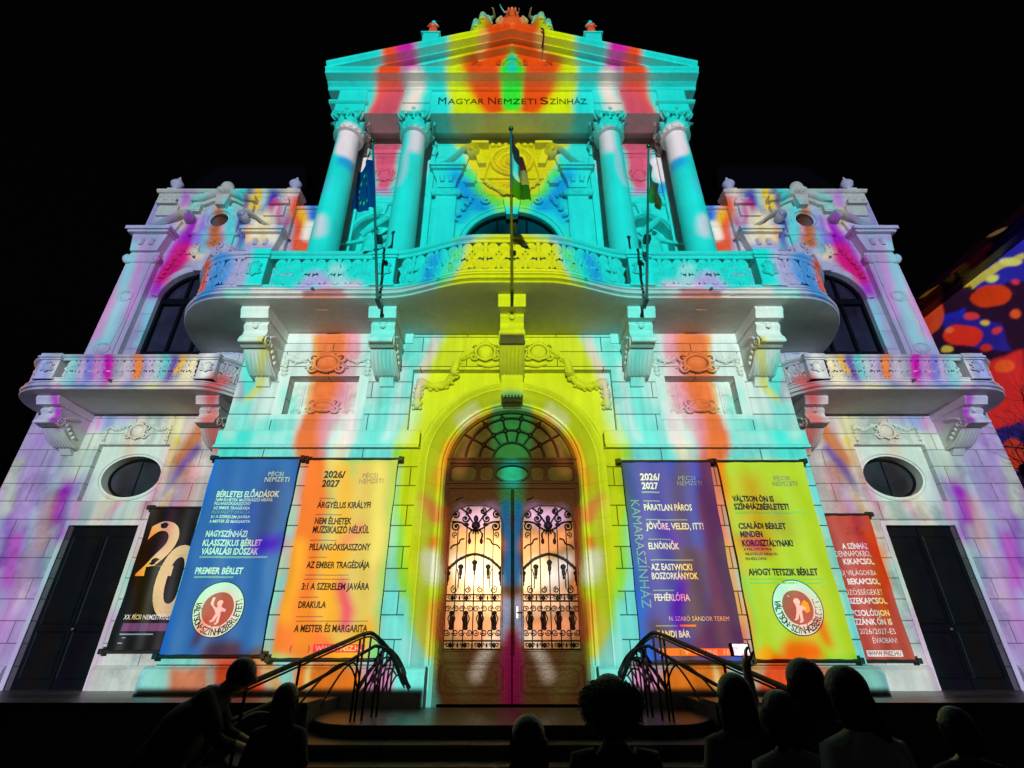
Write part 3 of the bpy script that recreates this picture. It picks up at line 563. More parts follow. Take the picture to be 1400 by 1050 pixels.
# ------------------------------------------------------------------ materials
def mat(name, rgb, rough=.7, var=.08, vscale=2.0, bump=.0, bscale=30, metal=0, spec=.5, streak=0, joints=None, grime=0):
    m = bpy.data.materials.new(name); m.use_nodes = True; nt = m.node_tree; N = nt.nodes; b = N['Principled BSDF']
    b.inputs['Roughness'].default_value = rough; b.inputs['Metallic'].default_value = metal; b.inputs['Specular IOR Level'].default_value = spec
    tc = N.new('ShaderNodeTexCoord')
    nz = N.new('ShaderNodeTexNoise'); nz.inputs['Scale'].default_value = vscale; nz.inputs['Detail'].default_value = 8
    nt.links.new(tc.outputs['Object'], nz.inputs['Vector'])
    def mul(colsock, facsock, lo, hi):
        mr = N.new('ShaderNodeMapRange'); mr.inputs[1].default_value = .3; mr.inputs[2].default_value = .7
        mr.inputs[3].default_value = lo; mr.inputs[4].default_value = hi; nt.links.new(facsock, mr.inputs[0])
        mx = N.new('ShaderNodeMix'); mx.data_type = 'RGBA'; mx.blend_type = 'MULTIPLY'; mx.inputs[0].default_value = 1
        if isinstance(colsock, tuple): mx.inputs[6].default_value = (*colsock, 1)
        else: nt.links.new(colsock, mx.inputs[6])
        cc = N.new('ShaderNodeCombineColor'); [nt.links.new(mr.outputs[0], cc.inputs[i]) for i in range(3)]
        nt.links.new(cc.outputs[0], mx.inputs[7]); return mx.outputs[2]
    c = mul(tuple(rgb), nz.outputs[0], 1-var, 1+var*.5)
    if streak:
        mp = N.new('ShaderNodeMapping'); mp.inputs['Scale'].default_value = (7, 7, .35); nt.links.new(tc.outputs['Object'], mp.inputs[0])
        n2 = N.new('ShaderNodeTexNoise'); n2.inputs['Scale'].default_value = 1.0; n2.inputs['Detail'].default_value = 6; nt.links.new(mp.outputs[0], n2.inputs[0])
        c = mul(c, n2.outputs[0], 1-streak, 1.0)
    if grime:                                                        # patches of soot and repair with ragged edges
        n4 = N.new('ShaderNodeTexNoise'); n4.inputs['Scale'].default_value = .55; n4.inputs['Detail'].default_value = 12; n4.inputs['Roughness'].default_value = .7
        nt.links.new(tc.outputs['Object'], n4.inputs[0])
        n5 = N.new('ShaderNodeMapRange'); n5.inputs[1].default_value = .46; n5.inputs[2].default_value = .66; nt.links.new(n4.outputs[0], n5.inputs[0])
        c = mul(c, n5.outputs[0], 1.0, 1-grime)
    height = None
    if bump:
        n3 = N.new('ShaderNodeTexNoise'); n3.inputs['Scale'].default_value = bscale; n3.inputs['Detail'].default_value = 5
        nt.links.new(tc.outputs['Object'], n3.inputs['Vector']); height = n3.outputs[0]
    if joints:                                                       # (course height, block length, z of a joint, tone, size)
        h, w, off, tone, size = joints
        sp = N.new('ShaderNodeSeparateXYZ'); nt.links.new(tc.outputs['Object'], sp.inputs[0])
        cb = N.new('ShaderNodeCombineXYZ'); nt.links.new(sp.outputs[0], cb.inputs[0])
        ad = N.new('ShaderNodeMath'); ad.operation = 'ADD'; ad.inputs[1].default_value = -off + 40*h; nt.links.new(sp.outputs[2], ad.inputs[0]); nt.links.new(ad.outputs[0], cb.inputs[1])
        br = N.new('ShaderNodeTexBrick'); br.inputs['Scale'].default_value = 1; br.inputs['Row Height'].default_value = h; br.inputs['Brick Width'].default_value = w
        br.inputs['Mortar Size'].default_value = size; br.inputs['Mortar Smooth'].default_value = .3; nt.links.new(cb.outputs[0], br.inputs[0])
        br.inputs['Color1'].default_value = (1, 1, 1, 1); br.inputs['Color2'].default_value = (.87, .87, .88, 1); br.inputs['Mortar'].default_value = (tone, tone, tone, 1)
        mx = N.new('ShaderNodeMix'); mx.data_type = 'RGBA'; mx.blend_type = 'MULTIPLY'; mx.inputs[0].default_value = 1
        nt.links.new(c, mx.inputs[6]); nt.links.new(br.outputs[0], mx.inputs[7]); c = mx.outputs[2]
        bj = N.new('ShaderNodeBump'); bj.invert = True; bj.inputs['Strength'].default_value = .8; bj.inputs['Distance'].default_value = .02
        nt.links.new(br.outputs['Fac'], bj.inputs['Height'])
    if height is not None:
        bp = N.new('ShaderNodeBump'); bp.inputs['Strength'].default_value = bump; bp.inputs['Distance'].default_value = .02; nt.links.new(height, bp.inputs['Height'])
        if joints: nt.links.new(bj.outputs[0], bp.inputs['Normal'])
        nt.links.new(bp.outputs[0], b.inputs['Normal'])
    elif joints: nt.links.new(bj.outputs[0], b.inputs['Normal'])
    nt.links.new(c, b.inputs['Base Color'])
    return m
STONE = mat('painted_stone', (.70, .69, .66), .75, .10, 1.3, .10, 24, streak=.12)
ORN = mat('stone_ornament', (.64, .62, .58), .8, .18, 5, .12, 30)
ASH = mat('ashlar_stone', (.72, .71, .68), .75, .10, 1.1,   .22, 40, streak=.24, joints=(.40, 2.1, .16, .16, .011), grime=.22)
WASH = mat('wing_ashlar_stone', (.70, .69, .66), .75, .12, 1.0, .22, 40, streak=.26, joints=(.40, 1.8, .10, .38, .009), grime=.28)
UPW = mat('upper_ashlar_stone', (.70, .69, .66), .75, .08, 1.2, .2, 40, streak=.08, joints=(.55, 1.6, .2, .6, .007), grime=.16)
PLINTH = mat('plinth_stone', (.66, .65, .62), .7, .18, 2, .3, 25, streak=.2, grime=.3)
SLATE = mat('slate', (.0025, .0025, .003), .9, .3, 6, .4, 20, spec=.03)
GLASS = mat('dark_glass', (.035, .035, .05), .16, .6, 1.2, .06, 2, spec=.8)
WOOD = mat('brown_wood', (.115, .070, .026), .38, .25, 6, .15, 20, spec=.4, streak=.3)
DARKWOOD = mat('dark_door', (.0055, .0055, .007), .5, .3, 4, .1, 20, spec=.1)
IRON = mat('black_iron', (.008, .007, .007), .5, .2, 9, .2, 60, spec=.2)
MUNTIN = mat('dark_stained_wood', (.035, .018, .010), .4, .2, 6, spec=.4)
BRASS = mat('brass', (.25, .16, .06), .3, .1, 9, metal=1)
FROST = mat('frosted_glass', (.72, .64, .50), .35, .2, 5, .25, 14)
def translucent(m, share):
    nt = m.node_tree; b = nt.nodes['Principled BSDF']; out = nt.nodes['Material Output']
    tl = nt.nodes.new('ShaderNodeBsdfTranslucent'); tl.inputs[0].default_value = (.9, .82, .7, 1); mx = nt.nodes.new('ShaderNodeMixShader'); mx.inputs[0].default_value = share
    nt.links.new(b.outputs[0], mx.inputs[1]); nt.links.new(tl.outputs[0], mx.inputs[2]); nt.links.new(mx.outputs[0], out.inputs[0])
translucent(FROST, .45)
AMBER = mat('tinted_glass', (.28, .36, .20), .15, .25, 4, .2, 10)
BLACK = mat('black_plastic', (.012, .012, .013), .5, .2, 9)
PAVE = mat('paving', (.06, .055, .05), .7, .3, .8, .5, 12, joints=None)
STEP = mat('granite_step', (.12, .105, .095), .34, .35, 5, .35, 18, joints=(5, 1.1, .02, .25, .008), grime=.5)
GREYM = mat('grey_metal', (.10, .10, .10), .45, .2, 8, spec=.5)
SKIN = mat('skin', (.42, .26, .19), .55, .08, 8)
TEXTDARK = mat('dark_print', (.02, .02, .022), .6, .05, 4)
TEXTWHITE = mat('white_print', (.82, .82, .80), .6, .05, 4)
TEXTPALE = mat('pale_print', (.25, .38, .5), .6, .05, 4)
# ------------------------------------------------------------------ ground, terrace, steps
g = MB().box(-150, 150, -150, 150, -.3, 0).build('ground', PAVE); tag(g, kind='structure')
t = MB()
t.box(-13.5, -2.9, -1.6, 1.6, 0, .91).box(2.9, 13.5, -1.6, 1.6, 0, .91)
t.box(-13.5, -2.9, -1.66, -1.0, .912, .955).box(2.9, 13.5, -1.66, -1.0, .912, .955)
o = t.build('terrace', STEP); tag(o, kind='structure')
st = MB()
for k, (rx, ry, z) in enumerate(((2.9, 2.0, .73), (3.3, 2.4, .575), (3.7, 2.8, .42), (4.1, 3.2, .265), (4.5, 3.6, .12))):
    out = [(-rx, .05)] + [(-rx + .9 - .9*math.cos(R(a)), -ry + .9 - .9*math.sin(R(a))) for a in range(0, 91, 10)] + [(rx - .9 + .9*math.sin(R(a)), -ry + .9 - .9*math.cos(R(a))) for a in range(0, 91, 10)] + [(rx, .05)]
    inn = [(x*.992, y*.99) for x, y in out]
    st.loft([[(x, y, 0) for x, y in inn], [(x, y, z-.05) for x, y in inn], [(x, y, z-.05) for x, y in out], [(x, y, z-.012) for x, y in out], [(x*.997, y*.997, z) for x, y in out]])
o = st.build('steps', STEP, smooth=30); tag(o, kind='structure')

# ------------------------------------------------------------------ ornament shapes
def acanthus(w, h, curl=.25):
    m = MB(); rows = []
    for i in range(9):
        t = i/8; ww = w*(.5 + .5*math.sin(math.pi*min(1, t*1.15))) * (1 - .55*max(0, t-.6)/.4) * (1 + .16*math.cos(i*math.pi))
        y = -h*curl*(t**3)*1.2; z = h*(t if t < .85 else .85 - (t-.85)*.8)
        if t > .85: y -= h*.06
        rows.append([(ww*u, y - .16*w*math.cos(u*math.pi*1.0), z) for u in (-.5, -.25, 0, .25, .5)])
    return m.loft(rows, closed=False, cap=False)
def capital_mb(r, h):
    m = MB()
    m.lathe([(r*1.02, -.06), (r*1.12, -.05), (r*1.12, -.01), (r*1.0, 0), (r*.95, h*.3), (r*1.0, h*.6), (r*1.25, h*.86)], 20)
    for row, n, hh, off in ((0, 8, .46, 0), (1, 8, .72, 22.5)):
        lf = acanthus(r*.78, h*hh, .16 + .05*row)
        for k in range(n):
            M = RZ(off + 45*k) @ T(0, -r*(1.0), h*.02)
            m.join(lf, M); m.join(lf, RZ(off + 45*k) @ T(0, -r*.97, h*.02) @ SC(.9, 1, .95))
    for k in range(4):
        for sgn in (-1, 1):
            sp = spiral(0, 0, h*.17, h*.03, math.pi*.5, -1.6, 20)
            M = RZ(45 + 90*k) @ RY(0) @ T(0, 0, 0)
            pts = [(0, sgn*.03, h*.35)]
            pts = bez((0, 0, h*.42), (r*.5, 0, h*.62), (r*.95, 0, h*.82), (r*1.28, 0, h*.93), 6) + [(r*1.28 + p[0], 0, h*.76 + p[2]) for p in sp]
            m.tube([(p[0], sgn*.045, p[2]) for p in pts], [h*.06]*7 + [h*.06 - h*.025*i/21 for i in range(21)], 6, M)
        # small inner helices and the flower of each face
        for sgn in (-1, 1):
            m.tube([(sgn*(r*.32 - p[0]), -r*1.18, h*.74 + p[2]) for p in spiral(0, 0, h*.12, h*.02, -math.pi*.4, 1.4, 14)], h*.035, 5, RZ(90*k))
        m.ball((0, -r*1.36, h*.93), r*.16, r*.1, r*.16, M=RZ(90*k))
    ab = []
    for k in range(4):
        c = (r*1.62*math.cos(R(45 + 90*k)), r*1.62*math.sin(R(45 + 90*k)))
        n = (r*1.62*math.cos(R(135 + 90*k)), r*1.62*math.sin(R(135 + 90*k)))
        for i in range(6):
            u = i/6 + .04; x = c[0]+(n[0]-c[0])*u; y = c[1]+(n[1]-c[1])*u; q = 1 - .16*math.sin(math.pi*u)
            ab.append((x*q, y*q))
    m.loft([[(x*f, y*f, z) for x, y in ab] for f, z in ((.9, h*.87), (.97, h*.9), (.97, h*.95), (1.04, h*.96), (1.04, h))])
    return m
def scroll_unit():                                                   # pierced balustrade motif: two S scrolls back to back, 1 wide 1 high
    m = MB()
    for s in (-1, 1):
        up = spiral(.24, .77, .035, .175, math.pi*2.2, -1.45, 22)
        mid = bez(up[-1], (.02, 0, .55), (.50, 0, .48), (.30, 0, .30), 8)
        lo = spiral(.20, .20, .15, .03, math.pi*.28, -1.4, 20)
        pts = up + mid[1:] + lo
        m.tube([(s*p[0], 0, p[2]) for p in pts], [.088]*len(pts), 6, flat=1.2)
        m.ball((s*.24, -.04, .77), .075, .1, .075); m.ball((s*.20, -.04, .20), .065, .1, .065)
        m.tube([(s*.40, 0, .62), (s*.46, -.05, .5), (s*.40, -.03, .38), (s*.46, 0, .2), (s*.42, 0, .02)], [.03, .07, .05, .06, .03], 5)
        m.ball((s*.12, -.06, .50), .09, .07, .13)
    m.tube([(0, 0, .02), (0, -.03, .3), (0, -.03, .6), (0, 0, .98)], [.06, .05, .04, .08], 6)
    m.ball((0, -.06, .66), .075, .07, .14); m.ball((0, -.05, .06), .12, .09, .07)
    return m
SCROLL = scroll_unit()
def garland(m, pts, r, seed=1):
    q = random.Random(seed)
    for p in pts:
        m.ball((p[0], p[1] - r*.3, p[2]), r*q.uniform(.75, 1.1), r*.7, r*q.uniform(.75, 1.1), 7, 5)
        for j in range(3):
            a = q.uniform(0, 6.3); m.ball((p[0] + r*.9*math.cos(a), p[1] - r*.1, p[2] + r*.9*math.sin(a)), r*.45, r*.35, r*.45, 6, 4)
    return m
def catmull(pts, n):
    out = []; P = [pts[0]] + list(pts) + [pts[-1]]
    for i in range(1, len(P) - 2):
        for k in range(n):
            t = k/n; a, b, c, d = [Vector(P[i+j]) for j in (-1, 0, 1, 2)]
            out.append(tuple(.5*((2*b) + (c-a)*t + (2*a-5*b+4*c-d)*t*t + (3*b-a-3*c+d)*t**3)))
    return out + [tuple(pts[-1])]
def cartouche(m, x, y, z, w, h, seed=0):
    q = random.Random(seed)
    m.ball((x, y, z), w*.26, w*.12, h*.38, 12, 8)
    m.tube([(x + w*.30*math.cos(a*math.pi/10), y - w*.04, z + h*.42*math.sin(a*math.pi/10)) for a in range(21)], w*.045, 6)
    for s in (-1, 1):
        m.tube([(x + s*(w*.34 + p[0]), y - w*.03, z + h*.22 + p[2]) for p in spiral(0, 0, w*.14, w*.02, math.pi, -1.3, 16)], w*.04, 6)
        m.tube([(x + s*(w*.34 + p[0]), y - w*.03, z - h*.26 + p[2]) for p in spiral(0, 0, w*.12, w*.02, math.pi, 1.3, 16)], w*.04, 6)
        for j in range(4): m.ball((x + s*w*(.36 + .04*j), y, z + h*(.02 - .08*j)), w*.06, w*.05, h*.05, 6, 4)
    for j in range(7):                                                # shell
        a = R(30 + 20*j); m.tube([(x, y - w*.03, z + h*.38), (x + w*.2*math.cos(a), y - w*.06, z + h*.38 + h*.2*math.sin(a))], [w*.015, w*.04], 5)
    m.ball((x, y - w*.05, z - h*.45), w*.08, w*.06, h*.07, 8, 5)
    return m
def path_of(pts):
    n = len(pts); r = []
    for i in range(n):
        a, b = pts[max(i-1, 0)], pts[min(i+1, n-1)]; tx, ty = b[0]-a[0], b[1]-a[1]; l = math.hypot(tx, ty) or 1
        r.append((pts[i][0], pts[i][1], ty/l, -tx/l))
    return r
def along(path, step, x0=None):
    """stations (x, y, angle) every step metres of the plan path"""
    L = [0]
    for a, b in zip(path, path[1:]): L.append(L[-1] + math.hypot(b[0]-a[0], b[1]-a[1]))
    n = max(1, round(L[-1]/step)); res = []
    for k in range(n):
        s = (k+.5)*L[-1]/n; i = max(j for j in range(len(L)) if L[j] <= s); i = min(i, len(path)-2)
        f = (s-L[i])/max(1e-6, L[i+1]-L[i]); a, b = path[i], path[i+1]
        res.append((a[0]+(b[0]-a[0])*f, a[1]+(b[1]-a[1])*f, math.atan2(b[1]-a[1], b[0]-a[0])))
    return res
def corbel_mb(w, z1, z0, y1, drop):
    """S-scroll console: top z1 at front y1, foot z0 at the wall (local y: 0 wall, negative outward)"""
    h = z1 - z0; m = MB()
    m.prism_x([(0, z1), (y1, z1), (y1-.02, z1-.06*h), (y1+.05, z1-.17*h), (y1+.05, z1-.19*h), (0, z1-.19*h)], -w*.58, w*.58)
    pr = [(0, z1-.19*h), (y1*.80, z1-.19*h), (y1*.84, z1-.27*h), (y1*.78, z1-.34*h), (y1*.80, z1-.42*h), (y1*.88, z1-.50*h), (y1*.84, z1-.565*h), (y1*.70, z1-.60*h), (y1*.66, z1-.585*h),
          (y1*.60, z1-.62*h), (y1*.50, z1-.72*h), (y1*.36, z1-.82*h), (y1*.20, z1-.88*h), (0, z1-.88*h)]
    m.prism_x(pr, -w*.5, w*.5)
    m.prism_x([(0, z1-.88*h), (y1*.16, z1-.88*h), (y1*.05, z0), (0, z0)], -w*.30, w*.30)
    for i in range(6):                                                # flutes under the roll
        x = -w*.42 + i*w*.168
        m.tube([(x, y1*.62, z1-.60*h), (x, y1*.51, z1-.71*h), (x, y1*.37, z1-.81*h), (x, y1*.22, z1-.87*h)], w*.055, 5)
    for s in (-1, 1):
        m.tube([(s*w*.5, y1*.70 + p[0], z1-.50*h + p[2]) for p in spiral(0, 0, h*.10, h*.02, 0, 1.6*s, 18)], w*.05, 6)
        m.tube([(s*w*.5, y1*.30, z1-.28*h), (s*w*.53, y1*.5, z1-.33*h), (s*w*.53, y1*.66, z1-.40*h)], [w*.05, w*.09, w*.05], 6)
        for j in range(4): m.ball((s*w*.52, y1*(.28+.09*j), z1-(.68-.06*j)*h), w*.07, w*.08, h*.045, 6, 4)
        m.tube([(s*w*.5, y1*.12 + .0, z1-.85*h), (s*w*.5, y1*.38, z1-.76*h), (s*w*.5, y1*.58, z1-.62*h)], w*.05, 6)
    m.ball((0, y1*.84, z1-.27*h), w*.13, .04, w*.13); m.ball((0, y1*.82, z1-.22*h), w*.2, .04, w*.06)
    m.tube([(-w*.5, y1*.86, z1-.55*h), (w*.5, y1*.86, z1-.55*h)], h*.03, 8)
    return m

# ------------------------------------------------------------------ the theatre
THE = tag(empty('theatre_building'), 'white neo-baroque theatre front with columns, curved balcony and arched wooden doors, washed in projected colours', 'theatre')
W = MB()
W.plate([(-6.22, .86), (-6.22, 8.24), (6.22, 8.24), (6.22, .86), (1.95, .86), (1.95, 5.4), (2.27, 5.4), (2.27, 7.28), (-2.27, 7.28), (-2.27, 5.4), (-1.95, 5.4), (-1.95, .86)],
        [rect(-5.05, -3.47, 6.15, 7.1), rect(3.47, 5.05, 6.15, 7.1)], 0, .4)
W.box(-6.22, -6.0, .4, 1.4, .86, 8.24).box(6.0, 6.22, .4, 1.4, .86, 8.24)
W.build('central_wall', ASH, THE)
for s in (-1, 1):                                                     # string course above the banners, cover band
    a, b = sorted((s*6.3, s*1.97)); m = MB()
    m.prism_x([(0, 5.36), (-.10, 5.36), (-.10, 5.41), (-.05, 5.45), (-.05, 5.74), (-.02, 5.78), (0, 5.78)], a, b)
    a, b = sorted((s*6.22, s*2.33))
    m.build('string_course', STONE, THE)
    MB().prism_x([(0, 7.98), (-.03, 7.98), (-.05, 8.05), (-.05, 8.236), (0, 8.236)], a, b).build('cover_band', STONE, THE)
    a, b = sorted((s*6.4, s*1.5))
    m = MB().prism_x([(.1, .6), (-.12, .6), (-.12, 1.22), (-.08, 1.30), (-.02, 1.34), (.1, 1.34)], a, b)
    m.build('plinth', PLINTH, THE)
m = MB()                                                              # panel above the gate
sp = [(-2.27, 5.4), (-2.27, 7.28), (2.27, 7.28), (2.27, 5.4)] + [(1.93*math.cos(R(a)), 5.0 + 1.93*math.sin(R(a))) for a in range(12, 169, 4)]
m.plate(sp, [], .17, .35)
m.tube([(2.06*math.cos(R(a)), .165, 5.0 + 2.06*math.sin(R(a))) for a in range(14, 167, 4)], .02, 5)
m.build('spandrel_panel', STONE, THE)
RP = [(1.96, .2), (1.96, -.05), (1.90, -.075), (1.86, -.05), (1.81, .0), (1.79, .0), (1.77, .04), (1.68, .12), (1.60, .23), (1.57, .28), (1.54, .25), (1.51, .24), (1.49, .29), (1.46, .30), (1.44, .33), (1.42, .35), (1.42, .44)]
def gate_ring(m, prof, a0, a1, n): m.loft([[(r*math.cos(R(a0+(a1-a0)*i/n)), y, 5.0 + r*math.sin(R(a0+(a1-a0)*i/n))) for r, y in prof] for i in range(n+1)], closed=True)
def gate_jamb(m, prof, s, z0, z1): m.loft([[(s*r, y, z) for r, y in prof] for z in (z0, z1)])
m = MB(); back = [(r, y + .014) for r, y in RP]
gate_ring(m, back, 0, 180, 48)
for s in (-1, 1): gate_jamb(m, back, s, .60, 5.0)
for k in range(13):
    a = 180/13
    if k != 6: gate_ring(m, RP, a*k + .28, a*(k+1) - .28, 4)
for s in (-1, 1):
    for k in range(10): gate_jamb(m, RP, s, 1.36 + .364*k + .006, 1.36 + .364*(k+1) - .006)
    gate_jamb(m, [(r + .02, y - .02) for r, y in RP], s, .62, 1.34)
m.build('archway', STONE, THE, smooth=35)
for s in (-1, 1):
    x0, x1 = sorted((s*1.955, s*2.275)); MB().box(x0, x1, -.004, .3, 1.345, 5.352).build('gate_pier', ASH, THE)
for s in (-1, 1):                                                     # garlands over the gate
    m = MB()
    garland(m, catmull([(s*.95, -.02, 7.75), (s*1.25, -.02, 7.5), (s*1.32, .0, 7.22)], 5), .085, 3)
    garland(m, catmull([(s*1.32, .07, 7.2), (s*1.5, .13, 6.98), (s*1.75, .14, 6.9), (s*2.02, .14, 6.98), (s*2.1, .14, 7.02)], 4), .095, 5)
    garland(m, catmull([(s*2.1, .14, 7.0), (s*2.13, .14, 6.7), (s*2.13, .14, 6.42)], 4), .10, 9)
    cartouche(m, s*.62, -.02, 7.72, .75, .5, 4)
    m.tube([(s*.30, -.02, 7.93), (s*.6, -.02, 7.98), (s*.9, -.02, 7.92), (s*1.05, -.02, 7.75)], .035, 6)
    m.tube([(s*.3, -.02, 7.4), (s*.55, -.02, 7.36), (s*.8, -.02, 7.42)], [.03, .06, .03], 6)
    m.build('garland', ORN, THE, smooth=60)
def plaque(s):
    m = MB(); x0, x1 = sorted((s*5.05, s*3.47)); c = s*4.26
    m.box(x0, x1, .26, .38, 6.15, 7.1)
    for a, b in ((x0+.06, x0+.28), (x1-.28, x1-.06)):
        m.box(a, b, .235, .27, 6.3, 7.0); m.box(a+.04, b-.04, .22, .24, 6.72, 6.95); m.box(a+.04, b-.04, .22, .24, 6.36, 6.66)
    m.box(x0+.32, x1-.32, .24, .27, 6.32, 7.02)
    cartouche(m, c, .23, 6.45, .8, .28, 2)
    for e in (-1, 1): cartouche(m, c + e*.62, .23, 6.27, .25, .2, 2)
    p = m.build('plaque', ORN, THE, smooth=40)
    f = MB(); f.plate(rect(x0-.22, x1+.22, 6.02, 7.12), [rect(x0, x1, 6.15, 7.101)], -.018, .02); f.build('plaque_frame', STONE, p)
    m = MB()
    cartouche(m, c, -.02, 7.42, .95, .50, 6)
    for e in (-1, 1):
        garland(m, catmull([(c+e*.42, -.01, 7.62), (c+e*.65, -.01, 7.48), (c+e*.88, -.01, 7.58), (c+e*.95, -.01, 7.60)], 4), .07, 8)
        garland(m, [(c+e*.95, -.01, 7.55-.1*k) for k in range(5)], .065, 12)
    m.build('festoon', ORN, THE, smooth=60)
plaque(-1); plaque(1)

# --- gate: frame, fanlight, transom, two leaves
m = MB()
m.plate(arch(0, 1.44, .66, 5.0, 28, 1.44), [arch(0, 1.335, .66, 5.02, 28, 1.335)], .36, .46, True)
m.box(-1.36, 1.36, .34, .46, 4.60, 4.72).box(-1.36, 1.36, .33, .46, 5.16, 5.25).box(-1.4, 1.4, .30, .36, 5.235, 5.27).box(-1.4, 1.4, .30, .36, 4.70, 4.735)
DF = m.build('door_frame', WOOD, THE)
m = MB(); m.plate([(1.34*math.cos(R(a)), 5.02+1.34*math.sin(R(a))) for a in range(10, 171, 5)], [], .44, .46)
FL = m.build('fanlight', AMBER, THE)
m = MB()
for r in (.42, .72, 1.02): m.tube([(r*math.cos(R(a)), .42, 5.25 + r*.98*math.sin(R(a))) for a in range(0, 181, 9)], .030, 6)
for a in (30, 55, 78, 102, 125, 150): 
    m.tube([(r*math.cos(R(a)), .42, 5.25 + r*.98*math.sin(R(a))) for r in (.42, .7, .95, 1.12 + .16*abs(math.cos(R(a))))], .024, 6)
    for r in (.72, 1.02):
        if 30 < a < 150 or r < 1: m.ball((r*math.cos(R(a)), .41, 5.25 + r*.98*math.sin(R(a))), .065, .03, .065)
m.build('muntin', MUNTIN, FL, smooth=60)
m = MB()
rr = lambda x0, x1, z0, z1, c: [(x0+c, z0), (x1-c, z0), (x1, z0+c), (x1, z1-c), (x1-c, z1), (x0+c, z1), (x0, z1-c), (x0, z0+c)]
m.plate(rect(-1.36, 1.36, 4.72, 5.16), [ellipse(0, 4.94, .34, .17, 20), rr(.42, .68, 4.79, 5.09, .05), rr(-.68, -.42, 4.79, 5.09, .05), rr(.78, 1.30, 4.78, 5.10, .06), rr(-1.30, -.78, 4.78, 5.10, .06)], .38, .45)
m.tube([(.36*math.cos(R(a)), .37, 4.94+.19*math.sin(R(a))) for a in range(0, 361, 15)], .025, 6)
TR = m.build('transom', MUNTIN, THE, smooth=40)
MB().box(-1.34, 1.34, .43, .44, 4.74, 5.15).build('transom_pane', AMBER, TR)
def grille_mb():
    m = MB(); w = .54; z0, z1 = 1.6, 4.25; t = .011
    nb = 7
    for i in range(nb):
        x = -w + 2*w*i/(nb-1); top = 3.78 if i % 2 else 3.95
        m.tube([(x, 0, z0), (x, 0, top)], t, 5)
    for z in (1.60, 1.74, 2.42, 2.53): m.tube([(-w, 0, z), (w, 0, z)], t*1.3, 5)
    for k in range(4):                                                # scroll field between the rails
        x = -w*.75 + k*w*.5
        for s in (-1, 1):
            m.tube([(x + s*(.075 + p[0]), -.01, 2.28 + p[2]) for p in spiral(0, 0, .062, .014, math.pi, -1.4, 12)], t*.9, 5)
            m.tube([(x + s*(.075 + p[0]), -.01, 1.88 + p[2]) for p in spiral(0, 0, .062, .014, math.pi, 1.4, 12)], t*.9, 5)
            m.tube([(x + s*.016, -.01, 2.22), (x + s*.07, -.01, 2.12), (x + s*.03, -.01, 2.0), (x + s*.016, -.01, 1.92)], t, 5)
        m.ball((x, -.015, 2.08), .038, .02, .13, 8, 6); m.ball((x, -.015, 2.22), .05, .02, .03); m.ball((x, -.015, 1.95), .05, .02, .03)
        for z in (1.67, 2.475): m.ball((x, -.01, z), .035, .015, .045); m.ball((x + w*.25, -.01, z), .02, .012, .04)
        for s in (-1, 1):
            m.tube([(x + s*(.055 + p[0]), -.01, 1.67 + p[2]) for p in spiral(0, 0, .04, .01, 0, 1.2, 10)], t*.7, 4)
            m.tube([(x + s*(.055 + p[0]), -.01, 2.475 + p[2]) for p in spiral(0, 0, .04, .01, 0, 1.2, 10)], t*.7, 4)
    ar = [(-w, -.01, 2.98), (-w*.8, -.01, 3.08), (-w*.5, -.01, 3.2), (0, -.01, 3.28), (w*.5, -.01, 3.2), (w*.8, -.01, 3.08), (w, -.01, 2.98)]
    m.tube(catmull(ar, 5), .026, 6)
    for p in catmull(ar, 2): m.ball(p, .036, .025, .032, 6, 4)
    for x, z in ((-.52, 2.86), (-.27, 2.98), (0, 3.06), (.27, 2.98), (.52, 2.86)):       # hanging drops
        m.ball((x, -.02, z+.06), .055, .02, .05); m.ball((x, -.02, z-.03), .035, .02, .09); m.ball((x, -.02, z-.14), .02, .015, .03)
    for s in (-1, 1):
        m.tube([(s*(.38 + p[0]), -.01, 2.62 + p[2]) for p in spiral(0, 0, .075, .015, math.pi*.5, -1.4, 14)], t, 5)
        m.tube([(s*(.12 + p[0]), -.01, 2.62 + p[2]) for p in spiral(0, 0, .06, .015, math.pi*.5, 1.4, 14)], t, 5)
        m.tube([(s*.31, -.01, 2.64), (s*.3, -.01, 2.85), (s*.34, -.01, 3.0)], t, 5)
        m.tube(catmull([(s*.05, -.01, 3.75), (s*.13, -.01, 3.68), (s*.12, -.01, 3.55)], 4), [.012]*4+[.02]*4+[.03], 5)
        m.ball((s*.12, -.01, 3.53), .035, .02, .06)
        m.tube(catmull([(s*.22, -.01, 3.58), (s*.3, -.01, 3.56), (s*.34, -.01, 3.48), (s*.44, -.01, 3.45), (s*.5, -.01, 3.38)], 3), .016, 5)
        for cx, cz, r0, d in ((.40, 3.82, .10, -1.5), (.22, 3.98, .09, 1.5), (.42, 4.06, .08, 1.4), (.14, 4.14, .07, -1.4)):
            m.tube([(s*(cx + p[0]), -.01, cz + p[2]) for p in spiral(0, 0, r0, .012, math.pi*.5, d, 16)], [.016]*17, 5)
            m.ball((s*cx, -.015, cz), .026, .02, .026)
        m.tube(catmull([(0, -.01, 3.72), (s*.16, -.01, 3.80), (s*.3, -.01, 3.9), (s*.5, -.01, 3.92)], 5), .018, 5)
        m.tube(catmull([(s*.06, -.01, 3.9), (s*.2, -.01, 4.1), (s*.32, -.01, 4.2)], 5), .016, 5)
        m.tube([(s*(.42 + p[0]), -.01, 3.66 + p[2]) for p in spiral(0, 0, .06, .012, -math.pi*.5, 1.3, 12)], t, 5)
        m.ball((s*.2, -.01, 3.86), .06, .02, .035)
    m.ball((0, -.02, 3.84), .09, .03, .08); m.ball((0, -.02, 3.97), .05, .03, .08)
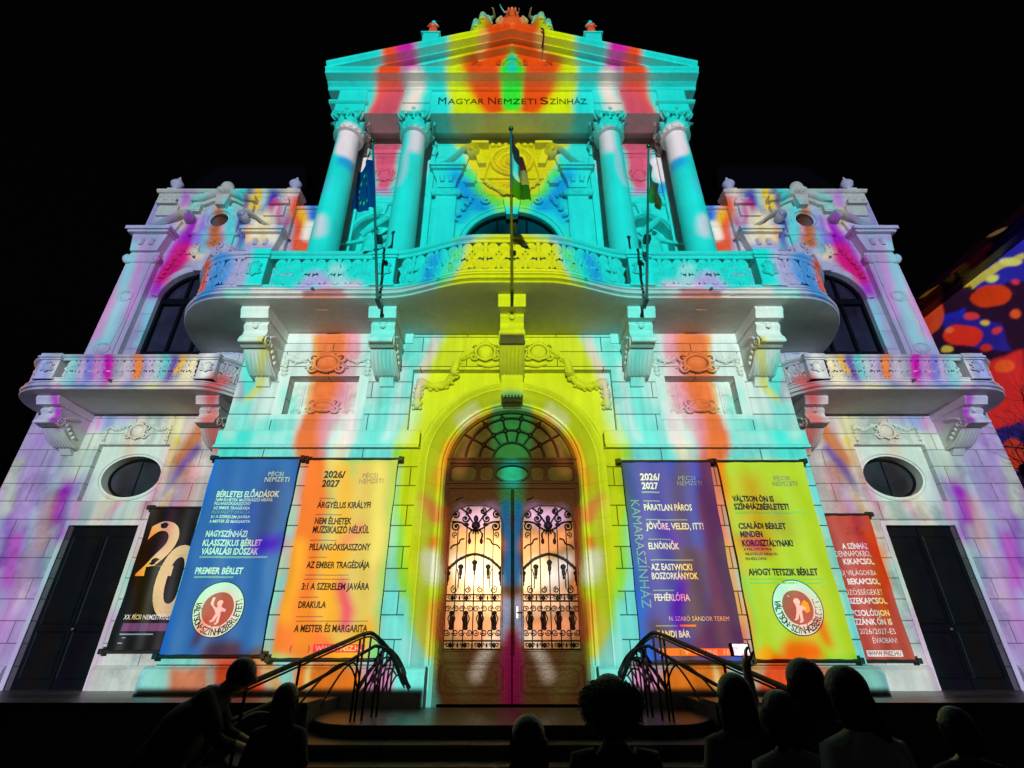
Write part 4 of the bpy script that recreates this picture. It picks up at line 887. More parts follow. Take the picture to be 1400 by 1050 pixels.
    for k in range(5): m.tube([(0, -.02, 3.78), (.12*math.cos(R(210+30*k)), -.02, 3.78+.12*math.sin(R(210+30*k)))], [.012, .02], 5)
    return m
GR = grille_mb()
for s in (-1, 1):
    m = MB(); x0, x1 = sorted((s*.012, s*1.335))
    xa, xb = sorted((s*.20, s*1.28)); op = [(xa, 1.58), (xb, 1.58), (xb, 3.9), (xb-.05, 4.08), (xb-.18, 4.20), (xb-.36, 4.26), (xa+.36, 4.26), (xa+.18, 4.20), (xa+.05, 4.08), (xa, 3.9)]
    m.plate(rect(x0, x1, .75, 4.60), [op], .385, .44)
    m.tube([(x, .382, z) for x, z in op + op[:1]], .022, 6)
    m.tube([(x, .382, z) for x, z in rr(xa-.03, xb+.03, .9, 1.38, .07) + rr(xa-.03, xb+.03, .9, 1.38, .07)[:1]], .018, 6)
    m.tube([(x, .382, z) for x, z in rr(xa+.08, xb-.08, 1.0, 1.28, .05) + rr(xa+.08, xb-.08, 1.0, 1.28, .05)[:1]], .010, 6)
    m.box(x0, x1, .355, .39, 1.43, 1.50).box(x0, x1, .36, .39, .752, .86)
    for q in (-1, 1): m.tube([(xa+.25-.25*q*0, .38, 4.42), (xa+.1, .38, 4.36)], .012, 5)
    if s == -1: m.lathe([(.035, 1.5), (.035, 4.58)], 8, T(.012, .375, 0))
    lf = m.build('door_leaf', WOOD, THE, smooth=30)
    MB().join(GR, T(s*.74, .40, 0)).build('grille', IRON, lf, smooth=60)
    MB().box(xa-.02, xb+.02, .425, .435, 1.56, 4.3).build('pane', FROST, lf)
    if s == 1:
        MB().tube([(.10, .36, 2.22), (.10, .30, 2.22), (.20, .30, 2.23)], .014, 6).box(.085, .115, .36, .386, 2.12, 2.32).build('handle', BRASS, lf)

# --- the curved main balcony
half = [(-6.2 + 1.60*math.cos(R(a)), 1.0 + 2.3*math.sin(R(a))) for a in range(180, 271, 6)]
def bul(x):
    u = min(1, max(0, (2.7 - abs(x))/2.0)); return -1.3 - .52*u*u*(3-2*u)
xs = [-6.2 + 12.4*i/60 for i in range(1, 60)]
BP = half + [(x, bul(x)) for x in xs] + [(-x, y) for x, y in half[::-1]]
BP = path_of(BP)
SLAB = [(-.5, 8.24), (.02, 8.24), (.10, 8.25), (.115, 8.275), (.09, 8.30), (.03, 8.305), (.03, 8.35), (.12, 8.36), (.14, 8.40), (.12, 8.43), (.06, 8.435), (.06, 8.48), (.10, 8.49), (.10, 8.52), (.02, 8.56), (.02, 8.59), (.05, 8.60), (.05, 8.64), (-.5, 8.64)]
m = MB(); m.sweep(SLAB, BP, cap=False)
poly = [(x - nx*.3, y - ny*.3) for x, y, nx, ny in BP] + [(7.6, 1.7), (-7.6, 1.7)]
for z in (8.243, 8.637):
    tr = tessellate_polygon([[Vector((x, y, 0)) for x, y in poly]]); m.add([(x, y, z) for x, y in poly], [tuple(q) for q in tr])
BAL = m.build('balcony', STONE, THE, smooth=30)
RAIL = [(-.13, 9.40), (.03, 9.40), (.05, 9.43), (.05, 9.46), (.10, 9.49), (.12, 9.53), (.10, 9.57), (.05, 9.60), (-.13, 9.60)]
m = MB(); m.sweep(RAIL, BP); m.sweep([(-.1, 8.64), (.0, 8.64), (.0, 8.70), (-.1, 8.70)], BP); m.build('railing', STONE, BAL, smooth=30)
ped = [-5.72, -2.85, 2.85, 5.72]
bm_ = MB().join(SCROLL, SC(.62, .26, .74))
bal0 = None
for x, y, a in along(BP, .56):
    if any(abs(x - p) < .34 for p in ped) or y > .8: continue
    if bal0 is None: bal0 = bm_.build('baluster', ORN, BAL, smooth=60); bal0.location = (x + .03*math.sin(a), y - .0, 8.69); bal0.rotation_euler.z = a
    else: dup(bal0, BAL, (x, y, 8.69), a)
pm = MB()
pm.box(-.24, .24, -.07, .22, -.06, .72).box(-.28, .28, -.11, .25, .72, .78).box(-.30, .30, -.15, .27, .78, .84).box(-.28, .28, -.12, .25, .84, .98, c=.02)
pm.box(-.27, .27, -.10, .25, -.06, .02)
cartouche(pm, 0, -.09, .42, .36, .42, 3)
pd0 = None
for x in ped:
    if pd0 is None: pd0 = pm.build('pedestal', STONE, BAL, smooth=40); pd0.location = (x, bul(x), 8.66)
    else: dup(pd0, BAL, (x, bul(x), 8.66))
for x in (-4.3, -1.55, 1.55, 4.3): MB().tube([(x, bul(x)-.06, 8.5), (x, bul(x)-.14, 8.47)], .035, 8).build('spout', GREYM, BAL)
for x in (-4.18, 4.18): MB().box(x-.13, x+.13, -1.0, -.92, 8.225, 8.245).build('soffit_lamp', STONE, BAL)
cm = corbel_mb(.52, 8.243, 6.82, -1.12, 0); c0 = None
for x in (-5.6, -2.82, 2.82, 5.6):
    if c0 is None: c0 = cm.build('corbel', STONE, THE, smooth=35); c0.location = (x, 0, 0)
    else: dup(c0, THE, (x, 0, 0))
m = corbel_mb(.50, 8.243, 6.72, -1.55, 0)
m.prism_x([(.09, 7.15), (-.42, 7.15), (-.40, 6.95), (-.30, 6.62), (-.26, 6.5), (.0, 6.5), (.09, 6.6)], -.24, .24)
for i in range(6): m.box(-.2+.072*i, -.16+.072*i, -.25, -.02, 6.46, 6.5)
m.build('corbel', STONE, THE, smooth=35, loc=(0, .0, 0))

# --- upper storey
U = MB(); yu = .45
U.plate(rect(-5.25, 5.25, 8.64, 15.95), [arch(0, 1.38, 8.66, 11.35, 24), arch(-3.84, .62, 9.4, 11.9, 16), arch(3.84, .62, 9.4, 11.9, 16)], yu, yu+.4)
for s in (-1, 1):
    a, b = sorted((s*5.25, s*5.0)); U.box(a, b, yu+.003, 9, 8.64, 15.95)
U.build('upper_wall', UPW, THE)
for s in (-1, 1):
    m = MB(); m.plate(arch(s*3.84, .62, 9.4, 11.9, 16), [], yu+.38, yu+.42)
    for k in range(7): m.tube([(s*3.84, yu+.36, 11.9), (s*3.84 + .58*math.cos(R(12+26*k)), yu+.36, 11.9+.58*math.sin(R(12+26*k)))], .03, 5)
    m.build('niche', STONE, THE)
    m = MB(); x = s*3.84
    m.tube([(x + .70*math.cos(R(a)), yu-.02, 11.9 + .70*math.sin(R(a))) for a in range(0, 181, 9)], .06, 6)
    m.prism_x([(yu, 12.95), (yu-.06, 12.95), (yu-.12, 13.0), (yu-.12, 13.06), (yu, 13.08)], x-.72, x+.72)
    m.prism_y([(x-.2, 12.55), (x+.2, 12.55), (x+.28, 13.0), (x-.28, 13.0)], yu-.1, yu)
    m.box(x-.6, x+.6, yu-.03, yu, 13.5, 14.7); m.box(x-.52, x+.52, yu-.045, yu-.03, 13.58, 14.62)
    cartouche(m, x, yu-.05, 14.2, .7, .55, 2); m.tube(catmull([(x-.5, yu-.05, 13.75), (x-.2, yu-.05, 13.62), (x+.2, yu-.05, 13.62), (x+.5, yu-.05, 13.75)], 4), .03, 5)
    m.box(x-.7, x+.7, yu-.05, yu, 15.2, 15.35)
    m.build('niche_surround', STONE, THE, smooth=40)
    m = MB()                                                          # strip moulding beside the columns
    for xx in (s*2.42, s*4.52): m.box(xx-.07, xx+.07, yu-.10, yu, 8.64, 15.0); m.tube([(xx, yu-.1, 15.0), (xx + .06, yu-.16, 15.2), (xx-.04, yu-.14, 15.4), (xx + .02, yu-.1, 15.55)], [.07, .09, .06, .09], 6)
    m.build('pilaster_strip', STONE, THE, smooth=40)
# central bay: archivolt, pilasters with volutes, medallion
m = MB()
prof = [(1.38, yu+.1), (1.38, yu-.02), (1.42, yu-.05), (1.48, yu-.05), (1.50, yu-.09), (1.56, yu-.09), (1.58, yu), (1.58, yu+.02)]
m.loft([[(r*math.cos(R(a)), y, 11.35 + r*math.sin(R(a))) for r, y in prof] for a in range(0, 181, 6)])
m.prism_y([(-.16, 12.45), (.16, 12.45), (.26, 13.1), (-.26, 13.1)], yu-.2, yu)
m.build('archivolt', STONE, THE, smooth=35)
WN = MB().plate(arch(0, 1.4, 8.66, 11.35, 24), [], yu+.19, yu+.21).build('window', GLASS, THE)
m = MB(); m.plate(arch(0, 1.39, 8.66, 11.35, 24), [arch(0, 1.31, 8.75, 11.35, 24)], yu+.11, yu+.18, True)
m.box(-1.2, 1.2, yu+.12, yu+.18, 11.3, 11.4); [m.box(x-.03, x+.03, yu+.13, yu+.18, 8.7, 12.5) for x in (-.42, .42)]
m.tube([(.6*math.cos(R(a)), yu+.16, 11.4+.6*math.sin(R(a))) for a in range(0, 181, 12)], .025, 5)
m.build('window_frame', DARKWOOD, WN)
for s in (-1, 1):
    m = MB(); x = s*1.92
    m.box(x-.30, x+.30, yu-.12, yu, 8.64, 13.25); m.box(x-.22, x+.22, yu-.14, yu-.12, 8.9, 12.6)
    m.tube([(x + .3*math.cos(R(a)), yu-.14, 11.3 + .14*math.sin(R(a))) for a in range(0, 361, 20)], .03, 5); m.ball((x, yu-.13, 11.3), .16, .06, .07)
    m.box(x-.37, x+.37, yu-.2, yu, 13.25, 13.5, c=.03); m.ball((x, yu-.18, 13.38), .22, .08, .1)
    for e in (-1, 1): m.ball((x+e*.36, yu-.16, 13.36), .1, .1, .14)
    m.prism_y([(x-.26, 13.5), (x+.26, 13.5), (x+.30, 13.8), (x+.44, 14.2), (x-.44, 14.2), (x-.30, 13.8)], yu-.22, yu)
    for e in (-1, 1): m.tube([(x + e*.12, yu-.23, 13.7), (x + e*.14, yu-.26, 13.9)], [.07, .09], 6)
    m.box(x-.48, x+.48, yu-.32, yu, 14.2, 14.27).box(x-.54, x+.54, yu-.38, yu, 14.275, 14.36)
    sw = [(x - s*(-.52), 0, 14.42)] + catmull([(s*2.40, 0, 14.42), (s*2.05, 0, 14.5), (s*1.75, 0, 14.85), (s*1.45, 0, 15.25)], 6)
    sw = catmull([(s*2.44, 0, 14.41), (s*2.05, 0, 14.48), (s*1.75, 0, 14.80), (s*1.5, 0, 15.15), (s*1.22, 0, 15.32)], 6)
    sw += [(s*(1.22 - .0) + s*p[0], 0, 15.10 + p[2]) for p in spiral(0, 0, .22, .05, math.pi*.5, 1.5, 20)]
    m.tube([(p[0], yu-.16, p[2]) for p in sw], .036, 8, flat=4.6); m.ball((s*1.22, yu-.26, 15.1), .055, .1, .055)
    m.prism_y([(s*2.4, 14.36), (s*1.45, 14.36), (s*1.3, 15.0), (s*1.5, 15.1), (s*1.8, 14.7)], yu-.1, yu)
    m.prism_y([(s*.95, 15.25), (s*.80, 14.6), (s*1.02, 14.6), (s*1.2, 15.3)], yu-.16, yu); m.box(*sorted((s*.72, s*1.25)), yu-.25, yu, 15.42, 15.52)
    m.box(*sorted((s*1.05, s*1.45)), yu-.1, yu, 13.9, 14.35); m.box(*sorted((s*1.1, s*1.4)), yu-.16, yu, 13.75, 13.9)
    garland(m, catmull([(s*1.55, yu-.05, 13.4), (s*1.2, yu-.05, 13.3), (s*1.3, yu-.05, 13.0), (s*1.62, yu-.05, 12.4)], 3), .08, 3)
    m.tube([(s*(.75 + p[0]), yu-.06, 13.15 + p[2]) for p in spiral(0, 0, .16, .03, math.pi*.5, -1.4, 16)], .04, 6)
    m.build('pilaster', STONE, THE, smooth=40)
m = MB()
for r, w in ((.62, .05), (.50, .035), (.34, .04)): m.tube([(r*math.cos(R(a)), yu-.05, 14.85 + r*.98*math.sin(R(a))) for a in range(0, 361, 10)], w, 6)
m.lathe([(.01, 0), (.3, .03), (.5, .05), (.66, 0)], 24, T(0, yu-.0, 14.85) @ RX(90)); m.ball((0, yu-.06, 14.85), .22, .12, .24)
m.tube(catmull([(-.85, yu-.05, 14.0), (-.7, yu-.05, 14.8), (-.45, yu-.05, 15.35), (0, yu-.05, 15.5), (.45, yu-.05, 15.35), (.7, yu-.05, 14.8), (.85, yu-.05, 14.0)], 6), .035, 6)
m.box(-.95, .95, yu-.06, yu, 14.05, 14.11)
for k in range(9): m.ball((-.8 + .2*k, yu-.04, 15.58), .08, .06, .09)
garland(m, catmull([(-.75, yu-.05, 13.9), (-.4, yu-.05, 13.6), (0, yu-.05, 13.5), (.4, yu-.05, 13.6), (.75, yu-.05, 13.9)], 5), .09, 6)
cartouche(m, 0, yu-.08, 13.55, .7, .5, 5)
m.build('medallion', ORN, THE, smooth=50)

# --- columns
sh = MB(); rb = .37; z0, z1 = 9.02, 14.90
sh.lathe([(rb*(1 - .14*max(0, (i/12-.25)/.75)**1.4), z0 + (z1-z0)*i/12) for i in range(13)], 28)
base = MB(); base.box(-.5, .5, -.5, .5, 8.64, 8.78); base.lathe([(.46, 8.78), (.50, 8.80), (.52, 8.84), (.50, 8.88), (.43, 8.90), (.41, 8.93), (.44, 8.95), (.45, 8.98), (.43, 9.01), (.37, 9.03)], 28)
cap = capital_mb(.385, .70)
protos = None
for x in (-4.82, -2.87, 2.87, 4.82):
    if protos is None:
        c = sh.build('column', STONE, THE, smooth=60); c.location = (x, -.30, 0)
        b = base.build('column_base', STONE, c, smooth=40); k = cap.build('capital', ORN, c, smooth=40, loc=(0, 0, 14.92)); protos = (c, b, k)
    else:
        c = dup(protos[0], THE, (x, -.30, 0)); dup(protos[1], c); dup(protos[2], c)

# --- entablature and pediment
m = MB()
m.box(-5.25, 5.25, -.62, .02, 15.62, 16.66)
m.box(-5.25, -4.7, .02, .45, 15.62, 15.97).box(4.7, 5.25, .02, .45, 15.62, 15.97).box(-4.7, 4.7, .02, .46, 15.9, 15.97)
for x in (-4.82, -2.87, 2.87, 4.82): m.box(x-.44, x+.44, -.68, -.60, 15.63, 15.968)
for a, b in ((-5.45, -4.3), (4.3, 5.45)): m.prism_x([(.3, 15.973), (-.69, 15.973), (-.76, 16.0), (-.76, 16.06), (.3, 16.06)], a, b)
m.box(-5.22, 5.22, .02, .6, 16.06, 16.655)
for x in (-4.82, -2.87, 2.87, 4.82):
    m.box(x-.42, x+.42, -.665, -.58, 16.063, 16.655)
m.prism_x([(.6, 16.66), (-.66, 16.66), (-.70, 16.70), (-.70, 16.75), (-.76, 16.78), (-.82, 16.80), (-.82, 16.83), (-1.08, 16.85), (-1.08, 16.95), (-1.14, 17.0), (-1.16, 17.04), (.6, 17.06)], -5.6, 5.6)
EN = m.build('entablature', STONE, THE)
m = MB(); sl = math.atan2(2.28, 5.62)
prof = [(.6, 0), (-.84, 0), (-.84, .04), (-1.06, .07), (-1.06, .17), (-1.12, .22), (-1.15, .28), (.6, .30)]      # raking cornice (y, height)
for s in (-1, 1):
    m.loft([[(s*5.62, y, 17.06 + h) for y, h in prof], [(0, y, 17.06 + 2.1 + h) for y, h in prof]])
    m.loft([[(s*5.0, y, 17.062 + h) for y, h in ((.5, -.02), (-.72, -.02), (-.72, .12), (-.66, .16), (.5, .16))], [(0, y, 17.062 + 2.1*5.0/5.62 + h) for y, h in ((.5, -.02), (-.72, -.02), (-.72, .12), (-.66, .16), (.5, .16))]])
m.prism_y([(-4.8, 17.05), (4.8, 17.05), (0, 19.0)], -.50, .5)
for s in (-1, 1):                                                     # roof slopes behind
    m.loft([[(s*5.6, .6, 17.25), (s*5.6, 9, 17.25)], [(0, .6, 19.4), (0, 9, 19.4)]], closed=False, cap=False)
PD = m.build('pediment', STONE, THE)
m = MB()
cartouche(m, 0, -.52, 18.05, 1.1, 1.1, 3)
for s in (-1, 1):
    garland(m, catmull([(s*.6, -.52, 18.0), (s*1.2, -.52, 17.75), (s*1.8, -.52, 17.6), (s*2.4, -.52, 17.4)], 5), .12, 4)
    m.tube([(s*(1.1 + p[0]), -.53, 18.1 + p[2]) for p in spiral(0, 0, .26, .04, math.pi*.5, -1.5, 18)], .05, 6)
MB().tube([(.95, -.9, 18.45), (1.0, -1.2, 18.6), (1.0, -1.2, 18.9), (.93, -1.2, 19.0)], .025, 5).build('iron_hook', IRON, PD)
m.build('tympanum_relief', ORN, PD, smooth=50)
m = MB(); m.box(-2.65, 2.65, .25, 3.5, 19.0, 20.85).box(-2.75, 2.75, .15, 3.6, 20.85, 21.0)
m.build('attic', STONE, THE)

# --- wings (s = -1 left, 1 right)
def wing(s):
    X = lambda a, b: sorted((s*a, s*b))
    P = lambda l: [(s*x, z) for x, z in l]
    c = 8.74
    m = MB()
    m.plate(P(rect(6.2, 11.48, .8, 6.9)), [P(rect(8.09, 9.6, .86, 3.97)), P(rect(8.0, 9.66, 4.5, 5.83))], 1.0, 1.5)
    m.box(*X(11.3, 11.48), 1.5, 9, .8, 6.9)
    m.build('wing_wall', WASH, THE)
    m = MB(); m.plate(P(rect(8.0, 9.66, 4.5, 5.83)), [P(ellipse(8.75, 5.10, .67, .485, 36))], 1.13, 1.42)
    m.tube([(s*8.75 + .74*math.cos(R(a)), 1.125, 5.10 + .55*math.sin(R(a))) for a in range(0, 361, 10)], .025, 6)
    pn = m.build('window_panel', STONE, THE, smooth=30)
    m = MB().plate(P(ellipse(8.75, 5.10, .68, .50, 36)), [], 1.36, 1.38); ov = m.build('oval_window', GLASS, THE)
    MB().tube([(s*8.75 + .64*math.cos(R(a)), 1.35, 5.10 + .46*math.sin(R(a))) for a in range(0, 361, 10)], .03, 6).box(s*8.75-.015, s*8.75+.015, 1.34, 1.36, 4.62, 5.58).build('window_frame', DARKWOOD, ov)
    m = MB(); cx = s*8.86
    cartouche(m, cx, .99, 6.15, .6, .42, 4)
    for e in (-1, 1):
        garland(m, catmull([(cx+e*.28, .99, 6.3), (cx+e*.5, .99, 6.2), (cx+e*.72, .99, 6.28)], 4), .045, 3); garland(m, [(cx+e*.74, .99, 6.22-.09*k) for k in range(4)], .045, 6)
    m.build('festoon', ORN, THE, smooth=60)
    # dark double door
    m = MB(); m.box(*X(8.06, 9.63), 1.14, 1.22, .8, 4.0)
    for a in (8.2, 8.92):
        for z0, z1 in ((1.1, 1.9), (2.05, 3.75)): m.tube([(s*x, 1.14, z) for x, z in rect(a, a+.58, z0, z1) + [(a, z0)]], .02, 5)
    m.box(*X(8.83, 8.87), 1.12, 1.14, .87, 3.97)
    sd_ = m.build('side_door', DARKWOOD, THE)
    MB().ball((s*8.78, 1.09, 1.95), .03).tube([(s*8.78, 1.14, 1.95), (s*8.78, 1.09, 1.95)], .012, 6).build('handle', GREYM, sd_)
    m = MB(); m.plate(P([(8.0, .8), (8.0, 4.06), (9.69, 4.06), (9.69, .8), (9.6, .8), (9.6, 3.97), (8.09, 3.97), (8.09, .8)]), [], .985, 1.02); m.build('door_surround', STONE, sd_)
    m = MB()
    for e in ((6.4, 8.0), (9.69, 11.52)): MB().prism_x([(1.3, .8), (.9, .8), (.9, 1.25), (.95, 1.32), (1.3, 1.34)], *X(*e)).build('plinth', PLINTH, THE)
    # balcony
    pts = [(-10.3 + 1.0*math.cos(R(a)), 1.0 + 1.25*math.sin(R(a))) for a in range(180, 271, 10)] + [(-10.3 + 3.3*i/12, -.25) for i in range(1, 13)] + [(-7.0 + .76*math.sin(R(a)), .45 - .70*math.cos(R(a))) for a in range(10, 91, 10)]
    if s > 0: pts = [(-x, y) for x, y in pts[::-1]]
    pa = path_of(pts)
    dz = 6.60 - 8.24
    m = MB(); m.sweep([(o*.9, 6.6 + (z-8.24)*.80) for o, z in SLAB], pa, cap=False)
    pl = [(x - nx*.3, y - ny*.3) for x, y, nx, ny in pa] + ([(-6.24, 1.2), (-11.1, 1.2)] if s < 0 else [(11.1, 1.2), (6.24, 1.2)])
    for z in (6.603, 6.915):
        tr = tessellate_polygon([[Vector((x, y, 0)) for x, y in pl]]); m.add([(x, y, z) for x, y in pl], [tuple(q) for q in tr])
    b = m.build('balcony', STONE, THE, smooth=30)
    m = MB(); m.sweep([(o, 7.36 + (z-9.40)*.7) for o, z in RAIL], pa); m.sweep([(-.1, 6.91), (.0, 6.91), (.0, 6.94), (-.1, 6.94)], pa); m.build('railing', STONE, b, smooth=30)
    f0 = None
    bb = MB().join(SCROLL, SC(.46, .22, .46))
    for x, y, a in along(pa, .42):
        if abs(abs(x) - 10.35) < .22 or abs(abs(x) - 6.78) < .2: continue
        if f0 is None: f0 = bb.build('baluster', ORN, b, smooth=60); f0.location = (x, y, 6.93); f0.rotation_euler.z = a
        else: dup(f0, b, (x, y, 6.93), a)
    for x in (10.35, 6.8):
        q = MB(); q.join(pm, T(s*x, -.25, 6.9) @ SC(.85, 1, .62)); q.build('pedestal', STONE, b, smooth=40)
    MB().tube([(s*8.8, -.30, 6.83), (s*8.8, -.40, 6.80)], .03, 8).build('spout', GREYM, b)
    cm = corbel_mb(.44, 6.603, 5.55, -1.05, 0)
    k = cm.build('corbel', STONE, THE, smooth=35); k.location = (s*10.3, 1.0, 0); dup(k, THE, (s*6.76, 1.0, 0))
    # upper storey
    m = MB()
    m.plate(P(rect(6.62, 10.95, 6.9, 14.1)), [P(arch(c, .95, 6.95, 10.05, 20)), P(ellipse(8.76, 12.94, .27, .27, 24))], 1.0, 1.42)
    m.box(*X(10.8, 10.95), 1.42, 9, 6.9, 14.1)
    m.plate(P(rect(5.2, 6.62, 8.0, 13.55)), [], 1.15, 1.5)
    m.build('wing_wall', UPW, THE)
    m = MB(); m.prism_x([(1.4, 14.1), (.95, 14.1), (.90, 14.14), (.90, 14.2), (1.4, 14.22)], *X(6.56, 11.0)); m.prism_x([(1.5, 13.55), (1.08, 13.55), (1.05, 13.63), (1.5, 13.65)], *X(5.2, 6.62))
    m.build('cornice', STONE, THE)
    m = MB().plate(P(arch(c, .97, 6.95, 10.05, 20)), [], 1.22, 1.24); wn_ = m.build('arched_window', GLASS, THE)
    m = MB(); m.plate(P(arch(c, .95, 6.95, 10.05, 20)), [P(arch(c, .87, 7.0, 10.05, 20))], 1.12, 1.21, True)
    m.box(*X(c-.9, c+.9), 1.10, 1.20, 9.95, 10.13); m.box(*X(c-.9, c+.9), 1.14, 1.20, 8.4, 8.46)
    for x in (c-.32, c+.32): m.box(*X(x-.035, x+.035), 1.13, 1.20, 7.0, 10.9)
    m.build('window_frame', DARKWOOD, wn_)
    m = MB().plate(P(ellipse(8.76, 12.94, .28, .28, 24)), [], 1.36, 1.38); m.build('oculus', GLASS, THE)
    m = MB(); x = s*8.76
    for r, w in ((.40, .07), (.29, .035)): m.tube([(x + r*math.cos(R(a)), .97, 12.94 + r*math.sin(R(a))) for a in range(0, 361, 10)], w, 6)
    m.plate([(x + u, z) for u, z in [(-.62, 11.6), (-.62, 12.9)] + [(.62*math.cos(R(a))*-1, 12.95 + .55*math.sin(R(a))) for a in range(10, 171, 10)] + [(.62, 12.9), (.62, 11.6)]], [ellipse(x, 12.94, .34, .34, 24)], .93, 1.01)
    cor = [(-.98, 13.62), (-.62, 13.66), (-.42, 13.78), (0, 13.95), (.42, 13.78), (.62, 13.66), (.98, 13.62)]
    m.loft([[(x + u, y, z + h) for y, h in ((1.0, -.02), (.82, -.02), (.74, .05), (.72, .12), (1.0, .14))] for u, z in cor])
    m.loft([[(x + u*.92, y, z - .14 + h) for y, h in ((1.0, -.02), (.88, -.02), (.84, .06), (1.0, .08))] for u, z in cor])
    for e in (-1, 1): m.box(x+e*.8-.15, x+e*.8+.15, .86, 1.0, 13.2, 13.5); m.box(x+e*.8-.11, x+e*.8+.11, .84, .86, 13.24, 13.44)
    m.ball((x, .82, 14.15), .2, .16, .22, 10, 8); m.ball((x-.16, .8, 14.02), .12); m.ball((x+.16, .8, 14.02), .12)
    m.prism_y([(x-.14, 13.36), (x+.14, 13.36), (x+.2, 13.8), (x-.2, 13.8)], .74, .95)
    cartouche(m, x, .92, 11.75, .9, .6, 6); m.prism_y([(x-.12, 10.9), (x+.12, 10.9), (x+.2, 11.5), (x-.2, 11.5)], .82, 1.0)
    m.prism_x([(1, 12.3), (.9, 12.3), (.88, 12.36), (1, 12.38)], x-.75, x+.75)
    for e in (-1, 1): garland(m, catmull([(x+e*.35, .97, 12.0), (x+e*.7, .97, 11.8), (x+e*.95, .97, 11.3), (x+e*1.05, .97, 10.8)], 3), .07, 3)
    m.loft([[(s*c + r*math.cos(R(a)), y, 10.05 + r*math.sin(R(a))) for r, y in ((.95, 1.05), (.95, .96), (1.0, .92), (1.1, .92), (1.13, 1.02))] for a in range(0, 181, 8)])
    m.build('oculus_surround', ORN, THE, smooth=40)
    for px, d in ((10.42, -1), (7.18, 1)):
        m = MB(); x = s*px
        m.box(x-.42, x+.42, .84, 1.0, 6.9, 11.55); m.box(x-.30, x+.30, .81, .84, 7.6, 11.2)
        for z in (8.35, 10.0): m.ball((x, .81, z), .16, .05, .13); m.tube([(x+.2*math.cos(R(a)), .80, z+.16*math.sin(R(a))) for a in range(0, 361, 24)], .025, 5)
        m.tube([(x+.2, .80, 10.0), (x+.24, .8, 9.2), (x+.16, .8, 8.4)], .012, 4)
        m.box(x-.46, x+.46, .76, 1.0, 11.15, 11.45, c=.03)
        for e in (-1, 1): m.ball((x+e*.42, .8, 11.3), .1, .1, .15)
        m.prism_y([(x-.38, 11.55), (x+.38, 11.55), (x+.5, 12.15), (x-.5, 12.15)], .74, 1.0)
        for e in (-1, 1): m.tube([(x+e*.14, .73, 11.75), (x+e*.15, .70, 11.95)], [.06, .08], 6)
        m.box(x-.58, x+.58, .62, 1.0, 12.15, 12.22).box(x-.64, x+.64, .56, 1.0, 12.225, 12.33)
        sw = catmull([(x - s*d*(-.0) + s*(-d)*.55, 0, 12.40), (x + s*(-d)*.2, 0, 12.46), (x + s*d*.15, 0, 12.7), (x + s*d*.5, 0, 13.0), (x + s*d*.78, 0, 13.12)], 6)
        q = sw[-1]; sw += [(q[0] + s*d*p[0], 0, q[2] - .17 + p[2]) for p in spiral(0, 0, .17, .04, math.pi*.5, -1.5, 18)]
        m.tube([(p[0], .84, p[2]) for p in sw], .032, 8, flat=4.6); m.ball((q[0], .74, q[2]-.17), .05, .08, .05)
        m.prism_y([(x + s*(-d)*.5, 12.33), (x + s*d*.45, 12.33), (x + s*d*.6, 12.85), (x + s*d*.2, 12.7)], .9, 1.0)
        m.box(x + s*(-d)*.1-.3, x + s*(-d)*.1+.3, .86, 1.0, 13.55, 13.65)
        for j in range(4): m.ball((x + s*(-d)*.1 - .18 + .12*j, .9, 13.72 + .05*(j % 2)), .09, .07, .1)
        m.box(x-.30, x+.30, .92, 1.0, 13.1, 13.5)
        m.build('pilaster', STONE, THE, smooth=40)
    # mansard
    m = MB(); prof = [(0, 14.15), (.15, 15.2), (.5, 16.5), (1.0, 17.3), (1.6, 17.6)]
    m.loft([[(s*(6.7+i), 1.5+i, z), (s*(10.85-i), 1.5+i, z), (s*(10.85-i), 9-i, z), (s*(6.7+i), 9-i, z)] for i, z in prof])
    m.build('mansard_roof', SLATE, THE)
wing(-1); wing(1)
m = MB(); m.box(-5.0, 5.0, 1.9, 14, .5, 17.0).box(-11.28, 11.28, 1.9, 14, .5, 14.0); m.build('rear_wall', UPW, THE)
# ------------------------------------------------------------------ figures: one skinned surface each
REST = dict(pelvis=(0, 0, .95), belly=(0, .0, 1.08), chest=(0, 0, 1.28), neck=(0, -.01, 1.45), jaw=(0, .01, 1.53), head=(0, .02, 1.615), crown=(0, .0, 1.69), nose=(0, .115, 1.595),
            shl=(-.165, 0, 1.365), ell=(-.225, -.03, 1.10), wrl=(-.24, .05, .88), shr=(.165, 0, 1.365), elr=(.225, -.03, 1.10), wrr=(.24, .05, .88),
            hil=(-.09, 0, .90), knl=(-.10, .02, .50), anl=(-.10, -.02, .09), tol=(-.12, .14, .045), hir=(.09, 0, .90), knr=(.10, .02, .50), anr=(.10, -.02, .09), tor=(.12, .14, .045))
RAD = dict(pelvis=.135, belly=.125, chest=.14, neck=.052, jaw=.065, head=.092, crown=.06, nose=.016, shl=.068, ell=.043, wrl=.028, shr=.068, elr=.043, wrr=.028,
           hil=.095, knl=.06, anl=.042, tol=.034, hir=.095, knr=.06, anr=.042, tor=.034)
REST.update(earl=(-.088, .0, 1.60), earr=(.088, .0, 1.60)); RAD.update(earl=.018, earr=.018)
BONES = [('head', 'earl'), ('head', 'earr'), ('pelvis', 'belly'), ('belly', 'chest'), ('chest', 'neck'), ('neck', 'jaw'), ('jaw', 'head'), ('head', 'crown'), ('head', 'nose'), ('chest', 'shl'), ('shl', 'ell'), ('ell', 'wrl'), ('chest', 'shr'), ('shr', 'elr'), ('elr', 'wrr'),
         ('pelvis', 'hil'), ('hil', 'knl'), ('knl', 'anl'), ('anl', 'tol'), ('pelvis', 'hir'), ('hir', 'knr'), ('knr', 'anr'), ('anr', 'tor')]
